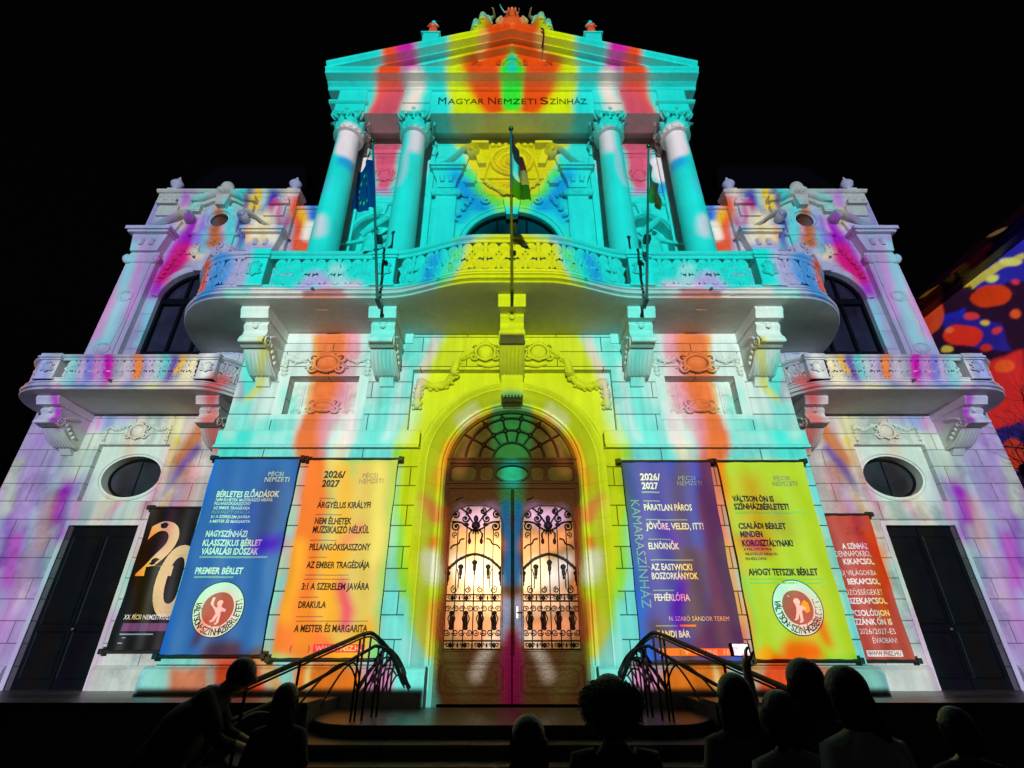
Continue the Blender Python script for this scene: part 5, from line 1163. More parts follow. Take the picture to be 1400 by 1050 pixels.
def figure(pose={}, scale=1.0, fat=1.0, hands=True, curl=.5):
    J = dict(REST); J.update(pose); names = list(J); vs = [Vector(J[n]) for n in names]; rs = [RAD[n]*(fat if n in ('pelvis', 'belly', 'chest', 'hil', 'hir') else 1) for n in names]
    es = [(names.index(a), names.index(b)) for a, b in BONES]
    if hands:
        for sd_ in 'lr':
            e, w = Vector(J['el'+sd_]), Vector(J['wr'+sd_]); d = (w-e).normalized()
            sx = -1 if sd_ == 'l' else 1
            lat = d.cross(Vector((sx, 0, 0)))
            lat = lat.normalized() if lat.length > .3 else Vector((0, 1, 0))
            inn = d.cross(lat).normalized()*(sx)
            if inn.x*sx > 0: inn = -inn
            iw = names.index('wr'+sd_); ip = len(vs); vs.append(w + d*.06); rs.append(.030); es.append((iw, ip))
            for i, L in enumerate((.068, .076, .07, .056)):
                b = w + d*.085 + lat*(.027 - .018*i)
                pts = [b, b + d*L*.5 + inn*L*curl*.2, b + d*L*.85 + inn*L*curl*.75]
                prev = ip
                for q, r in zip(pts, (.010, .009, .007)): vs.append(q); rs.append(r); es.append((prev, len(vs)-1)); prev = len(vs)-1
            prev = ip
            for q, r in ((w + d*.055 + lat*.036 + inn*.01, .011), (w + d*.085 + lat*.055 + inn*.025, .009), (w + d*.11 + lat*.058 + inn*.04, .008)): vs.append(q); rs.append(r); es.append((prev, len(vs)-1)); prev = len(vs)-1
    me = bpy.data.meshes.new('figure'); me.from_pydata([v*scale for v in vs], es, [])
    o = bpy.data.objects.new('figure', me); col.objects.link(o)
    md = o.modifiers.new('skin', 'SKIN'); md.use_smooth_shade = True
    sv = me.skin_vertices[0].data
    for i, r in enumerate(rs): sv[i].radius = (r*scale, r*scale)
    sv[names.index('pelvis')].use_root = True
    ss = o.modifiers.new('sub', 'SUBSURF'); ss.levels = 2; ss.render_levels = 2
    dg = bpy.context.evaluated_depsgraph_get()
    out = bpy.data.meshes.new_from_object(o.evaluated_get(dg)); bpy.data.objects.remove(o)
    for p in out.polygons: p.use_smooth = True
    return out
def mesh_obj(name, me, mats, parent=None, classify=None):
    me.materials.clear()
    for q in mats: me.materials.append(q)
    if classify:
        for p in me.polygons: p.material_index = classify(p.center)
    o = bpy.data.objects.new(name, me); col.objects.link(o)
    if parent is not None: o.parent = parent
    return o
def robe(m, z0, z1, r0, r1, n=22, fold=.04, lean=(0, 0), seed=0):
    q = random.Random(seed); ph = [q.uniform(0, 6) for _ in range(3)]
    m.loft([[(lean[0]*(i/8) + (r0+(r1-r0)*i/8 + fold*(1-i/10)*math.sin(k*2*math.pi/n*6+ph[0]))*math.cos(2*math.pi*k/n),
              lean[1]*(i/8) + (r0+(r1-r0)*i/8 + fold*(1-i/10)*math.sin(k*2*math.pi/n*6+ph[0]))*.75*math.sin(2*math.pi*k/n), z0+(z1-z0)*i/8) for k in range(n)] for i in range(9)])
def hair_cap(m, c, r, back=1.0, down=0.0, seed=0, tilt=(0, 0)):
    """shell over the crown and back of a head at c; down = length of hair below the head's centre"""
    q = random.Random(seed)
    m.ball((c[0], c[1]-.016, c[2]+.018), r*1.16, r*1.20, r*1.24, 16, 12)
    if down > 0:
        rings = []
        for i in range(9):
            t = i/8; z = c[2] + r*.5 - (down + r*.5)*t; w = r*(1.04 + .16*t - .25*t*t*t); dpt = r*(1.0 + .1*t - .55*t*t)
            rings.append([(c[0]+tilt[0]*t + .018*math.sin(t*6+seed) + w*math.cos(a)*(1+.05*math.sin(9*a+seed)+.06*math.sin(t*9+a*2+seed)), c[1]+tilt[1]*t - r*.12 - .035*t + dpt*.75*math.sin(a)*(1+.05*math.sin(11*a)), z - .03*t*math.sin(5*a)) for a in [2*math.pi*k/24 for k in range(24)]])
        m.loft(rings)
        for k in range(420):
            a = q.uniform(math.pi*.92, math.pi*2.08); e = q.uniform(.75, 1.14); wv = q.uniform(-.012, .012)
            p = [(c[0] + tilt[0]*t + r*(1.04+.18*t-.2*t*t*t)*math.cos(a)*1.02 + q.uniform(-.005, .007) + wv*math.sin(t*6+a), c[1]+tilt[1]*t - r*.12 - .035*t + r*(1.0+.1*t-.55*t*t)*.78*math.sin(a), c[2] + r*.4 - (down*e + r*.4)*t) for t in (0, .25, .5, .75, 1)]
            m.tube(p, [.002, .003, .003, .002, .0006], 3)
    else:
        for k in range(160):
            a = q.uniform(0, 6.28); b = q.uniform(-.1, 1.45)
            d = Vector((math.cos(a)*math.cos(b), math.sin(a)*math.cos(b)*1.0, math.sin(b)))
            if d.y > .5 and d.z < .5: continue
            p0 = Vector(c) + d*r*1.08; m.tube([p0, p0 + d*.004 + Vector((0, -.012, -.014)), p0 + d*.001 + Vector((0, -.02, -.035))], [.003, .003, .001], 4)
    return m

# ------------------------------------------------------------------ roof and niche sculpture
seat = dict(hil=(-.10, .05, .92), hir=(.10, .05, .92), knl=(-.16, .42, .86), knr=(.16, .42, .86), anl=(-.16, .40, .45), anr=(.16, .40, .45), tol=(-.17, .52, .40), tor=(.17, .52, .40))
def statue(name, label, loc, rz, pose, scale, dress=None, group=None, base=None):
    r = empty(name, loc, rz); tag(r, label, 'statue', group); r.scale = (scale,)*3
    mesh_obj('figure', figure(pose, 1, 1.05), [ORN], r)
    m = MB(); dress(m); m.build('drapery', ORN, r, smooth=60)
    if base: b = MB(); base(b); b.build('base', STONE, r, smooth=35)
    return r
for s in (-1, 1):
    side = 'left' if s < 0 else 'right'
    rec = dict(seat); rec.update(wrl=(-.50, .25, 1.0) if s < 0 else (-.36, .1, 1.75), ell=(-.36, .05, 1.15) if s < 0 else (-.40, .05, 1.5), wrr=(.22, .05, 1.72) if s < 0 else (.5, .25, 1.0), elr=(.42, .0, 1.58) if s < 0 else (.36, .05, 1.15))
    r = statue('reclining_statue', 'stone reclining figure with raised arm on the %s slope of the pediment' % side, (s*.84, -.40, 19.62), s*.7 + math.pi, rec, 1.0,
               lambda m: (robe(m, .45, 1.1, .30, .17, lean=(0, -.0), seed=3), m.tube([(-.14, .05, .88), (-.16, .42, .86), (-.17, .42, .42)], [.14, .13, .16], 8), m.tube([(.14, .05, .88), (.16, .42, .86), (.17, .42, .42)], [.14, .13, .16], 8), m.ball((0, 0, 1.56), .11, .11, .1), m.box(-.3, .3, -.25, .45, -.4, .72, c=.05)))
    # end figures of the attic
    r = statue('attic_bust', 'stone herm bust with bare head on the %s end of the roof attic' % side, (s*2.84, .02, 20.45), math.pi, dict(wrl=(-.12, .18, 1.12), ell=(-.24, .08, 1.14), wrr=(.12, .18, 1.12), elr=(.24, .08, 1.14)), .80,
               lambda m: (robe(m, .35, 1.15, .24, .17, seed=5), m.ball((0, -.01, 1.6), .115, .12, .125), m.ball((0, 0, 1.36), .24, .15, .12)),
               base=lambda b: b.box(-.34, .34, -.28, .28, -1.6, .22).box(-.42, .42, -.34, .34, .22, .30).box(-.30, .30, -.26, .26, .30, .42))
    for px, z, d in ((10.75, 14.2, 'outer'), (6.95, 14.2, 'inner')):
        u = tag(empty('roof_urn', (s*px, 1.25, z)), 'stone urn with ball top on the %s corner of the %s wing attic' % (d, side), 'urn', 'urns on the wing attics')
        MB().box(-.2, .2, -.2, .2, 0, .12).box(-.15, .15, -.15, .15, .12, .28).build('base', STONE, u)
        MB().lathe([(.06, .28), (.09, .32), (.07, .36), (.17, .48), (.20, .58), (.16, .66), (.09, .70), (.10, .74), (.05, .80), (.04, .86), (.01, .92)], 16).build('vase', ORN, u, smooth=40)
    # niche figures
    pose = dict(ell=(-.45, .12, 1.40), wrl=(-.74, .2, 1.30), elr=(.40, .06, 1.22), wrr=(.62, .16, 1.10)) if s < 0 else dict(elr=(.45, .12, 1.40), wrr=(.74, .2, 1.34), ell=(-.40, .06, 1.22), wrl=(-.55, .16, 1.1))
    statue('niche_statue', 'stone draped woman with outstretched arm in the %s niche between the columns' % side, (s*3.84, .42, 9.85), math.pi, {k: (v[0], v[1], v[2]) for k, v in pose.items()}, 1.32,
           lambda m: (robe(m, .02, 1.3, .32, .20, fold=.035, seed=8), m.ball((0, -.02, 2.16), .15, .15, .14), m.tube([(-.22, .1, 1.86), (0, .16, 1.6), (.24, .1, 1.4)], [.06, .08, .06], 6)),
           base=lambda b: b.box(-.4, .4, -.3, .3, -.45, -.05).box(-.46, .46, -.34, .34, -.05, .03))
m = MB()
m.prism_y([(-.80, 19.25), (.80, 19.25), (.72, 20.0), (.50, 20.3), (.36, 20.8), (-.36, 20.8), (-.50, 20.3), (-.72, 20.0)], -.62, -.3)
m.ball((0, -.62, 20.4), .33, .14, .40, 14, 10)
for s in (-1, 1):
    m.tube([(s*(.50 + p[0]), -.6, 20.1 + p[2]) for p in spiral(0, 0, .20, .04, math.pi*.5, -1.4, 16)], .07, 6)
    m.tube([(s*.36, -.6, 20.85), (s*.48, -.6, 20.6), (s*.42, -.6, 20.3)], [.06, .09, .06], 6)
robe_ = MB(); robe(robe_, 20.75, 21.3, .34, .16, seed=4); robe_.v = [(x, y - .5, z) for x, y, z in robe_.v]
cr = tag(empty('roof_crest'), 'stone shield crest with a small seated child at the peak of the pediment', 'sculpture')
m.build('shield', ORN, cr, smooth=40); robe_.build('drapery', ORN, cr, smooth=60)
o = mesh_obj('figure', figure(dict(seat, wrl=(-.34, .22, 1.02), ell=(-.30, .02, 1.14), wrr=(.52, .2, 1.34), elr=(.36, .06, 1.18)), .72, 1.45), [ORN], cr); o.location = (0, -.5, 20.42); o.rotation_euler.z = math.pi

# ------------------------------------------------------------------ lettering
def text_mb(s, bold=0.0):
    cu = bpy.data.curves.new('t', 'FONT'); cu.body = s; cu.resolution_u = 2 if len(s) > 1 else 8; cu.offset = bold; cu.size = 1
    o = bpy.data.objects.new('t', cu); col.objects.link(o)
    dg = bpy.context.evaluated_depsgraph_get(); me = bpy.data.meshes.new_from_object(o.evaluated_get(dg))
    v = [(p.co.x, 0, p.co.y) for p in me.vertices]; f = [tuple(p.vertices) for p in me.polygons]
    bpy.data.objects.remove(o); bpy.data.curves.remove(cu); bpy.data.meshes.remove(me)
    return v, f
CAP = max(p[2] for p in text_mb('H')[0])
def put(m, s, x0, z0, w, cap, y, bold=.012, slant=0):
    v, f = text_mb(s, bold); a = min(p[0] for p in v); b = max(p[0] for p in v)
    m.add([(x0 + (p[0]-a)/(b-a)*w + slant*p[2]*cap, y, z0 + p[2]/CAP*cap) for p in v], f); return m
def text_solid(m, th, y):
    """give flat letters a thickness"""
    n = len(m.v); base = list(m.f)
    from collections import Counter
    c = Counter(); 
    for f in base:
        for i in range(len(f)): c[tuple(sorted((f[i], f[(i+1) % len(f)])))] += 1
    m.v += [(x, yy + th, z) for x, yy, z in m.v]
    m.f += [(a, b, b+n, a+n) for (a, b), k in c.items() if k == 1]
    return m
m = MB(); x = -2.22
for word, cw in (('MAGYAR', 1.38), ('NEMZETI', 1.45), ('SZÍNHÁZ', 1.40)):
    put(m, word[0], x, 16.04, .24, .32, -.630, 0); put(m, word[1:], x + .29, 16.04, cw - .29, .26, -.630, 0); x += cw + .12
text_solid(m, .02, 0).build('frieze_lettering', TEXTDARK, EN)

# ------------------------------------------------------------------ banners
TEXTS = {
'b1': [('T', 'w', 'PÉCSI', -4.977, 4.732, 0.312, 0.079, 0), ('T', 'w', 'NEMZETI', -5.024, 4.61, 0.498, 0.096, 0), ('T', 'w', 'BÉRLETES ELŐADÁSOK', -5.919, 4.293, 1.272, 0.115, 0.032), ('T', 'w', 'NEM ÉLHETEK MUZSIKASZÓ NÉLKÜL', -5.908, 4.209, 1.161, 0.055, 0.026), ('T', 'w', 'PILLANGÓKISASSZONY', -5.917, 4.134, 0.736, 0.054, 0.026), ('T', 'w', 'AZ EMBER TRAGÉDIÁJA', -5.914, 4.047, 0.734, 0.054, 0.026), ('T', 'p', 'PÉCSI BALETT: DRAKULA', -5.924, 3.965, 0.764, 0.053, 0.026), ('T', 'w', '3:1 A SZERELEM JAVÁRA', -5.919, 3.875, 0.781, 0.053, 0.026), ('T', 'w', 'A MESTER ÉS MARGARITA', -5.923, 3.786, 0.811, 0.052, 0.026), ('T', 'w', 'NAGYSZÍNHÁZI', -5.921, 3.52, 0.809, 0.11, 0.032), ('T', 'w', 'KLASSZIKUS BÉRLET', -5.93, 3.353, 1.152, 0.109, 0.032), ('T', 'w', 'VÁSÁRLÁSI IDŐSZAK', -5.917, 3.196, 1.108, 0.111, 0.032), ('B', 'p', -5.927, 3.127, 1.328, 0.038), ('T', 'w', 'PREMIER BÉRLET', -5.926, 2.848, 0.901, 0.107, 0.032), ('B', 'p', -5.921, 2.775, 0.74, 0.033)],
'b2': [('T', 'd', '2026/', -3.841, 4.693, 0.428, 0.137, 0.032), ('T', 'd', '2027', -3.851, 4.506, 0.352, 0.134, 0.032), ('T', 'f', 'PÉCSI', -3.047, 4.697, 0.312, 0.084, 0), ('T', 'f', 'NEMZETI', -3.103, 4.575, 0.497, 0.096, 0), ('T', 'd', 'ÁRGYÉLUS KIRÁLYFI', -3.865, 4.076, 1.072, 0.116, 0.026), ('T', 'd', 'NEM ÉLHETEK', -3.858, 3.762, 0.725, 0.117, 0.026), ('T', 'd', 'MUZSIKASZÓ NÉLKÜL', -3.868, 3.591, 1.113, 0.127, 0.026), ('T', 'd', 'PILLANGÓKISASSZONY', -3.872, 3.272, 1.184, 0.116, 0.026), ('T', 'd', 'AZ EMBER TRAGÉDIÁJA', -3.871, 2.951, 1.221, 0.112, 0.026), ('T', 'd', '3:1 A SZERELEM JAVÁRA', -3.884, 2.576, 1.268, 0.111, 0.026), ('T', 'd', 'DRAKULA', -3.888, 2.27, 0.506, 0.105, 0.026), ('T', 'd', 'A MESTER ÉS MARGARITA', -3.89, 1.879, 1.328, 0.111, 0.026), ('B', 'm', -3.486, 1.558, 0.906, 0.13), ('T', 'w', 'WWW.PNSZ.HU', -3.449, 1.584, 0.844, 0.078, 0.026), ('T', 'f', '(        )', -3.901, 1.584, 0.36, 0.084, 0.026), ('B', 'f', -3.847, 4.255, 0.305, 0.021), ('B', 'f', -3.872, 3.936, 0.515, 0.02), ('B', 'f', -3.883, 3.446, 0.503, 0.019), ('B', 'f', -3.873, 3.135, 0.365, 0.015), ('B', 'f', -3.864, 2.819, 0.82, 0.018), ('B', 'f', -3.869, 2.746, 0.855, 0.018), ('B', 'f', -3.886, 2.438, 0.345, 0.018), ('B', 'f', -3.899, 2.118, 0.49, 0.017), ('B', 'f', -3.884, 2.044, 1.313, 0.017)],
'b3': [('T', 'w', '2026/', 2.603, 4.64, 0.418, 0.136, 0.032), ('T', 'w', '2027', 2.615, 4.459, 0.338, 0.129, 0.032), ('T', 'p', 'PÉCSI', 3.388, 4.64, 0.341, 0.083, 0), ('T', 'p', 'NEMZETI', 3.351, 4.532, 0.5, 0.087, 0), ('T', 'w', 'PÁRATLAN PÁROS', 2.6, 4.026, 0.966, 0.12, 0.026), ('T', 'w', 'JÖVŐRE, VELED, ITT!', 2.588, 3.662, 1.141, 0.116, 0.026), ('T', 'w', 'ELNÖKNŐK', 2.594, 3.291, 0.6, 0.112, 0.026), ('T', 'w', 'AZ EASTWICKI', 2.586, 2.914, 0.794, 0.108, 0.026), ('T', 'w', 'BOSZORKÁNYOK', 2.585, 2.756, 0.885, 0.11, 0.026), ('T', 'w', 'FEHÉRLÓFIA', 2.592, 2.388, 0.662, 0.109, 0.026), ('T', 'w', 'N. SZABÓ SÁNDOR TEREM', 2.809, 2.057, 1.094, 0.071, -0.005), ('T', 'w', 'RANDI BÁR', 2.573, 1.796, 0.59, 0.1, 0.026), ('B', 'o', 2.579, 1.507, 1.299, 0.116), ('T', 'w', 'WWW.PNSZ.HU', 3.018, 1.526, 0.841, 0.077, 0.026), ('T', 'f', '(        )', 2.568, 1.526, 0.395, 0.077, 0.026), ('B', 'o', 2.991, 1.963, 0.299, 0.034), ('V', 'p', 'KAMARASZÍNHÁZ', 2.346, 4.23, 1.964, 0.17), ('B', 'p', 2.599, 4.201, 0.342, 0.025), ('B', 'p', 2.599, 4.374, 0.366, 0.034), ('B', 'p', 2.603, 3.831, 0.84, 0.024), ('B', 'p', 2.61, 3.461, 0.451, 0.02), ('B', 'p', 2.602, 3.082, 0.83, 0.023), ('B', 'p', 2.58, 2.551, 0.397, 0.021), ('B', 'p', 2.56, 1.966, 0.392, 0.02)],
'b4': [('T', 'f', 'PÉCSI', 5.336, 4.64, 0.311, 0.083, 0), ('T', 'f', 'NEMZETI', 5.287, 4.523, 0.488, 0.091, 0), ('T', 'd', 'VÁLTSON ÖN IS', 4.389, 4.205, 0.836, 0.109, 0.032), ('T', 'd', 'SZÍNHÁZBÉRLETET!', 4.386, 4.047, 1.104, 0.112, 0.032), ('B', 'k', 4.396, 3.969, 1.391, 0.041), ('T', 'd', 'CSALÁDI BÉRLET', 4.391, 3.674, 0.942, 0.104, 0.032), ('T', 'd', 'MINDEN', 4.398, 3.516, 0.425, 0.106, 0.032), ('T', 'd', 'KOROSZTÁLYNAK!', 4.395, 3.349, 0.996, 0.109, 0.032), ('T', 'd', 'A PÁL UTCAI FIÚK', 4.399, 3.268, 0.551, 0.042, 0), ('T', 'd', 'ÁRGYÉLUS KIRÁLYFI', 4.401, 3.18, 0.636, 0.046, 0), ('T', 'd', 'FEHÉRLÓFIA', 4.394, 3.093, 0.396, 0.045, 0), ('T', 'd', 'AHOGY TETSZIK BÉRLET', 4.39, 2.826, 1.323, 0.111, 0.032), ('B', 'k', 4.396, 2.749, 1.401, 0.029), ('B', 'k', 4.4, 2.677, 1.395, 0.029)],
'red': [('T', 'w', 'A SZÍNHÁZ', 6.942, 3.46, 0.551, 0.106, 0.026), ('T', 'w', 'MINDENNAPOKBÓL', 6.576, 3.305, 0.933, 0.113, 0), ('T', 'w', 'KIKAPCSOL,', 6.883, 3.152, 0.639, 0.107, 0.026), ('T', 'w', 'ÚJ VILÁGOKBA', 6.759, 2.936, 0.732, 0.097, -0.005), ('T', 'w', 'BEKAPCSOL,', 6.85, 2.767, 0.662, 0.104, 0.026), ('T', 'w', 'KÖZÖSSÉGEKET', 6.647, 2.567, 0.847, 0.098, -0.005), ('T', 'w', 'ÖSSZEKAPCSOL,', 6.619, 2.404, 0.904, 0.104, 0.026), ('T', 'w', 'KAPCSOLÓDJON', 6.593, 2.183, 0.886, 0.102, 0.026), ('T', 'w', 'HOZZÁNK ÖN IS', 6.586, 2.026, 0.896, 0.101, 0.026), ('T', 'w', 'A 2026/2027-ES', 6.669, 1.861, 0.828, 0.095, -0.005), ('T', 'w', 'ÉVADBAN!', 7.014, 1.705, 0.459, 0.09, -0.005), ('B', 'w', 6.818, 1.473, 0.684, 0.106), ('T', 'r', 'WWW.PNSZ.HU', 6.851, 1.491, 0.624, 0.071, 0.026), ('T', 'r', 'PÉCSI', 7.165, 3.843, 0.246, 0.07, 0), ('T', 'r', 'NEMZETI', 7.146, 3.747, 0.37, 0.078, 0)],
'poster': [('T', 'g', '2', -7.739, 2.952, 0.747, 1.036, 0.018), ('T', 'g', '0', -7.268, 2.21, 0.748, 1.28, 0.018), ('T', 'w', 'XX. PÉCSI NEMZETKÖZI', -7.69, 2.119, 0.912, 0.083, 0.01), ('B', 'v', -7.667, 1.912, 0.987, 0.14), ('B', 'p', -7.663, 1.846, 0.654, 0.022), ('B', 'p', -7.599, 1.788, 0.061, 0.015), ('B', 'p', -7.647, 1.694, 0.081, 0.018)]}
def cloth(name, rgb): return mat(name, rgb, .55, .05, 3, .06, 8, spec=.3)
PAL = {'w': TEXTWHITE, 'd': TEXTDARK, 'p': TEXTPALE, 'm': mat('magenta_print', (.75, .06, .30), .6), 'o': mat('orange_print', (.85, .25, .08), .6), 'g': mat('gold_print', (.72, .55, .28), .6), 'k': mat('green_print', (.42, .58, .08), .6), 'r': mat('red_print', (.45, .06, .05), .6), 'v': mat('violet_print', (.16, .05, .16), .6), 's': mat('slate_print', (.03, .035, .05), .6),
       'f': mat('faded_print', (.35, .28, .22), .6), 'c': mat('rust_print', (.42, .13, .09), .6)}
NAMES = {'w': 'lettering', 'd': 'lettering', 'p': 'fine_print'}
def banner(name, label, x0, x1, z0, z1, yw, fab, key, group='banners hung on the theatre front', medal=None):
    r = tag(empty(name, ((x0+x1)/2, yw, z0)), label, 'banner', group)
    ox, oz = (x0+x1)/2, z0
    sh_ = T(-ox, -yw, -oz)
    nx, nz = 28, 36; yb = yw - .10; q = random.Random(len(key))
    ph = q.uniform(0, 6)
    def yy(x, z):
        u = (x-x0)/(x1-x0); v = (z-z0)/(z1-z0)
        return yb - .03*math.sin(u*9 + ph + v)*(1-v)*v*3 - .014*math.sin(u*23 + v*3 + ph)*(.4 + .6*(1-v)) - .012*math.sin((u+v)*17+ph)*math.exp(-6*min(u, 1-u)) - .03*math.sin(math.pi*v)*math.sin(math.pi*u)
    for z in (z0 - .02, z1 + .02):
        MB().join(MB().tube([(x0-.06, yb, z), (x1+.06, yb, z)], .028, 8), sh_).build('rod', BLACK, r, smooth=60)
        for x in (x0-.05, x1+.05):
            MB().join(MB().box(x-.04, x+.04, yb-.04, yw+.0, z-.05, z+.05, c=.01).box(x-.055, x+.055, yw-.012, yw+.005, z-.08, z+.08), sh_).build('bracket', BLACK, r)
    cxm = (x0+x1)/2
    def xx(x, z): return cxm + (x-cxm)*(1 - .022*math.sin(math.pi*(z-z0)/(z1-z0))**.8 - .004*math.sin(z*7+ph)) if z0 < z < z1 else x
    m = MB(); m.loft([[(x0+(x1-x0)*i/nx, yy(x0+(x1-x0)*i/nx, z0+(z1-z0)*j/nz), z0+(z1-z0)*j/nz) for i in range(nx+1)] for j in range(nz+1)], closed=False, cap=False)
    m.v = [(xx(x, z), y, z) for x, y, z in m.v]; MB().join(m, sh_).build('fabric', fab, r, smooth=180)
    layers = {}
    for t in TEXTS.get(key, []):
        kind, colr = t[0], t[1]; off = .008 if kind == 'B' else .012
        if True:
            m = layers.setdefault('%s%s#%d' % (colr, '_box' if kind == 'B' else '', len(layers)), MB())
        if kind == 'T': put(m, t[2], t[3], t[4], t[5], t[6], -off, t[7])
        elif kind == 'V':
            v, f = text_mb(t[2], 0); a = min(p[0] for p in v); b = max(p[0] for p in v)
            m.add([(t[3] + p[2]/CAP*t[6], -off, t[4] - (p[0]-a)/(b-a)*t[5]) for p in v], f)
        elif kind == 'B':
            n = 8; m.loft([[(t[2]+t[4]*i/n, -off, t[3]+t[5]*j) for i in range(n+1)] for j in (0, 1)], closed=False, cap=False)
    if medal:
        cx, cz, rad = medal
        def disc(m, r0, r1, off, n=40): m.add([(cx + q_*math.cos(2*math.pi*k/n), -off, cz + q_*math.sin(2*math.pi*k/n)) for q_ in (r0, r1) for k in range(n)], [(k, (k+1) % n, n+(k+1) % n, n+k) for k in range(n)])
        disc(layers.setdefault('w_box', MB()), rad*.62, rad, .008); disc(layers.setdefault('c', MB()), .001, rad*.62, .008)
        disc(layers.setdefault('d', MB()), rad*.985, rad*1.02, .009)
        s = 'VÁLTSON·SZÍNHÁZBÉRLETET!'; md = layers.setdefault('d', MB())
        for i, ch in enumerate(s):
            a = R(168 + 214*i/(len(s)-1))
            if ch == '·': md.ball((cx + rad*.8*math.cos(a), -.012, cz + rad*.8*math.sin(a)), rad*.03, .001, rad*.03); continue
            v, f = text_mb(ch, .012); a0 = (min(p[0] for p in v)+max(p[0] for p in v))/2; k = rad*.24/CAP
            px, pz = cx + rad*.69*math.cos(a), cz + rad*.69*math.sin(a); ang = a + math.pi/2
            ca, sa = math.cos(ang), math.sin(ang)
            px, pz = cx + rad*.93*math.cos(a), cz + rad*.93*math.sin(a)
            md.add([(px + ((p[0]-a0)*.75*k)*ca - p[2]*k*sa, -.012, pz + ((p[0]-a0)*.75*k)*sa + p[2]*k*ca) for p in v], f)
        w = layers.setdefault('w', MB()); u = rad                     # plain little figure waving, seen in the middle of the ring
        def bl(x, z, a, b): w.add([(cx+u*(x+a*math.cos(2*math.pi*k/14)), -.011, cz+u*(z+b*math.sin(2*math.pi*k/14))) for k in range(14)], [tuple(range(14))])
        bl(.02, .20, .13, .13); bl(.02, -.05, .17, .16)
        def st(p, q_, h): 
            dx, dz = q_[0]-p[0], q_[1]-p[1]; l = math.hypot(dx, dz); nx_, nz_ = -dz/l*h, dx/l*h
            w.add([(cx+u*(p[0]+nx_), -.0115, cz+u*(p[1]+nz_)), (cx+u*(q_[0]+nx_), -.0115, cz+u*(q_[1]+nz_)), (cx+u*(q_[0]-nx_), -.0115, cz+u*(q_[1]-nz_)), (cx+u*(p[0]-nx_), -.0115, cz+u*(p[1]-nz_))], [(0, 1, 2, 3)])
        st((-.12, .02), (-.30, .22), .05); st((-.30, .2), (-.26, .42), .05); st((.15, .0), (.30, -.06), .05); st((-.02, -.18), (-.12, -.42), .055); st((.08, -.18), (.06, -.5), .055); st((-.12, -.42), (-.22, -.44), .035); st((.06, -.5), (-.03, -.53), .035)
    for kk, m in layers.items():
        m.v = [(xx(x, z), yy(x, z) + y, z) for x, y, z in m.v]
        c = kk.split('_')[0].split('#')[0]
        if not m.v: continue
        nm = 'emblem' if c == 'c' else ('printed_panel' if '_box' in kk else NAMES.get(c, 'lettering'))
        MB().join(m, sh_).build(nm, PAL[c], r)
    return r
banner('banner', 'blue banner with white lettering and a round white badge, left of the gate', -6.17, -4.40, 1.52, 5.10, 0, cloth('blue_cloth', (.045, .12, .50)), 'b1', medal=(-5.32, 2.25, .46))
banner('banner', 'pale yellow banner with dark list of titles, directly left of the gate', -4.20, -2.36, 1.47, 5.08, 0, cloth('pale_yellow_cloth', (.76, .56, .14)), 'b2')
banner('banner', 'violet blue banner with white list of titles, directly right of the gate', 2.26, 4.10, 1.43, 5.03, 0, cloth('violet_cloth', (.075, .07, .50)), 'b3')
banner('banner', 'lime yellow banner with dark lettering and a round badge, right of the gate', 4.25, 6.02, 1.45, 5.03, 0, cloth('lime_cloth', (.74, .56, .02)), 'b4', medal=(5.18, 2.28, .46))
banner('banner', 'narrow red banner with right-aligned white lettering on the right wing', 6.45, 7.74, 1.42, 4.16, 1.0, cloth('red_cloth', (.46, .07, .045)), 'red')
banner('poster_banner', 'black poster with big gold digits partly hidden behind the blue banner', -7.87, -6.50, 1.58, 4.31, 1.0, cloth('black_cloth', (.007, .007, .009)), 'poster')

# ------------------------------------------------------------------ flags on the balcony
def flag(label, foot, top, cols, hang, seed, stars=False):
    r = tag(empty('flagpole', foot), label, 'flagpole', 'flagpoles on the balcony'); f, t = Vector(foot), Vector(top); d = t - f
    MB().tube([(0, 0, 0), tuple(d)], [.032, .022], 8).build('pole', GREYM, r, smooth=60)
    MB().ball(tuple(d*1.01), .05).build('finial', BRASS, r, smooth=60)
    MB().box(-.035, .035, -.04, .25, -.05, .03, c=.01).build('bracket', BLACK, r)
    MB().box(-.045, .085, -.62, -.46, 1.08, 1.24, c=.02).build('clamp', BLACK, r)
    q = random.Random(seed); N_ = 18; Mr = 16
    a0, a1, dx, drop = hang                                           # hoist from a1 down to a0 along the pole, free edge gathered to the side dx
    ms = {c: MB() for c in cols}
    def pt(u, v):                                                     # u along fly 0..1, v along hoist 0(top)..1
        p = d*(a1 + (a0-a1)*v)
        x = p.x + dx*u*(.50 + .50*v); z = p.z - drop*u*(.5 + 1.2*(1-v)); y = p.y + .07*math.sin(u*9 + v*2.5 + seed)*u**.6 - .04 + .025*math.sin(u*17 + v*3)
        return (x + .03*math.sin(u*13+v*3), y, z)
    n = len(cols)
    for i, c in enumerate(cols):
        m = ms[c]; vs = [i/n + (1/n)*k/8 for k in range(9)]
        m.loft([[pt(u/N_, v) for u in range(N_+1)] for v in vs], closed=False, cap=False)
    fl = None
    for i, c in enumerate(cols):
        o = ms[c].build('flag' if i == 0 else 'stripe', c, r if fl is None else fl, smooth=180); fl = fl or o
    if stars:
        m = MB()
        for k in range(12):
            a = 2*math.pi*k/12; cu, cv = .5 + .22*math.cos(a), .5 + .33*math.sin(a)
            pts = [pt(cu + (.045 if j % 2 == 0 else .018)*math.cos(2*math.pi*j/10 + math.pi/2), cv + (.06 if j % 2 == 0 else .024)*math.sin(2*math.pi*j/10 + math.pi/2)) for j in range(10)]
            m.add([(x, y-.006, z) for x, y, z in pts], [tuple(range(10))])
        m.build('star', mat('star_yellow', (.75, .55, .03), .6), fl)
    return r
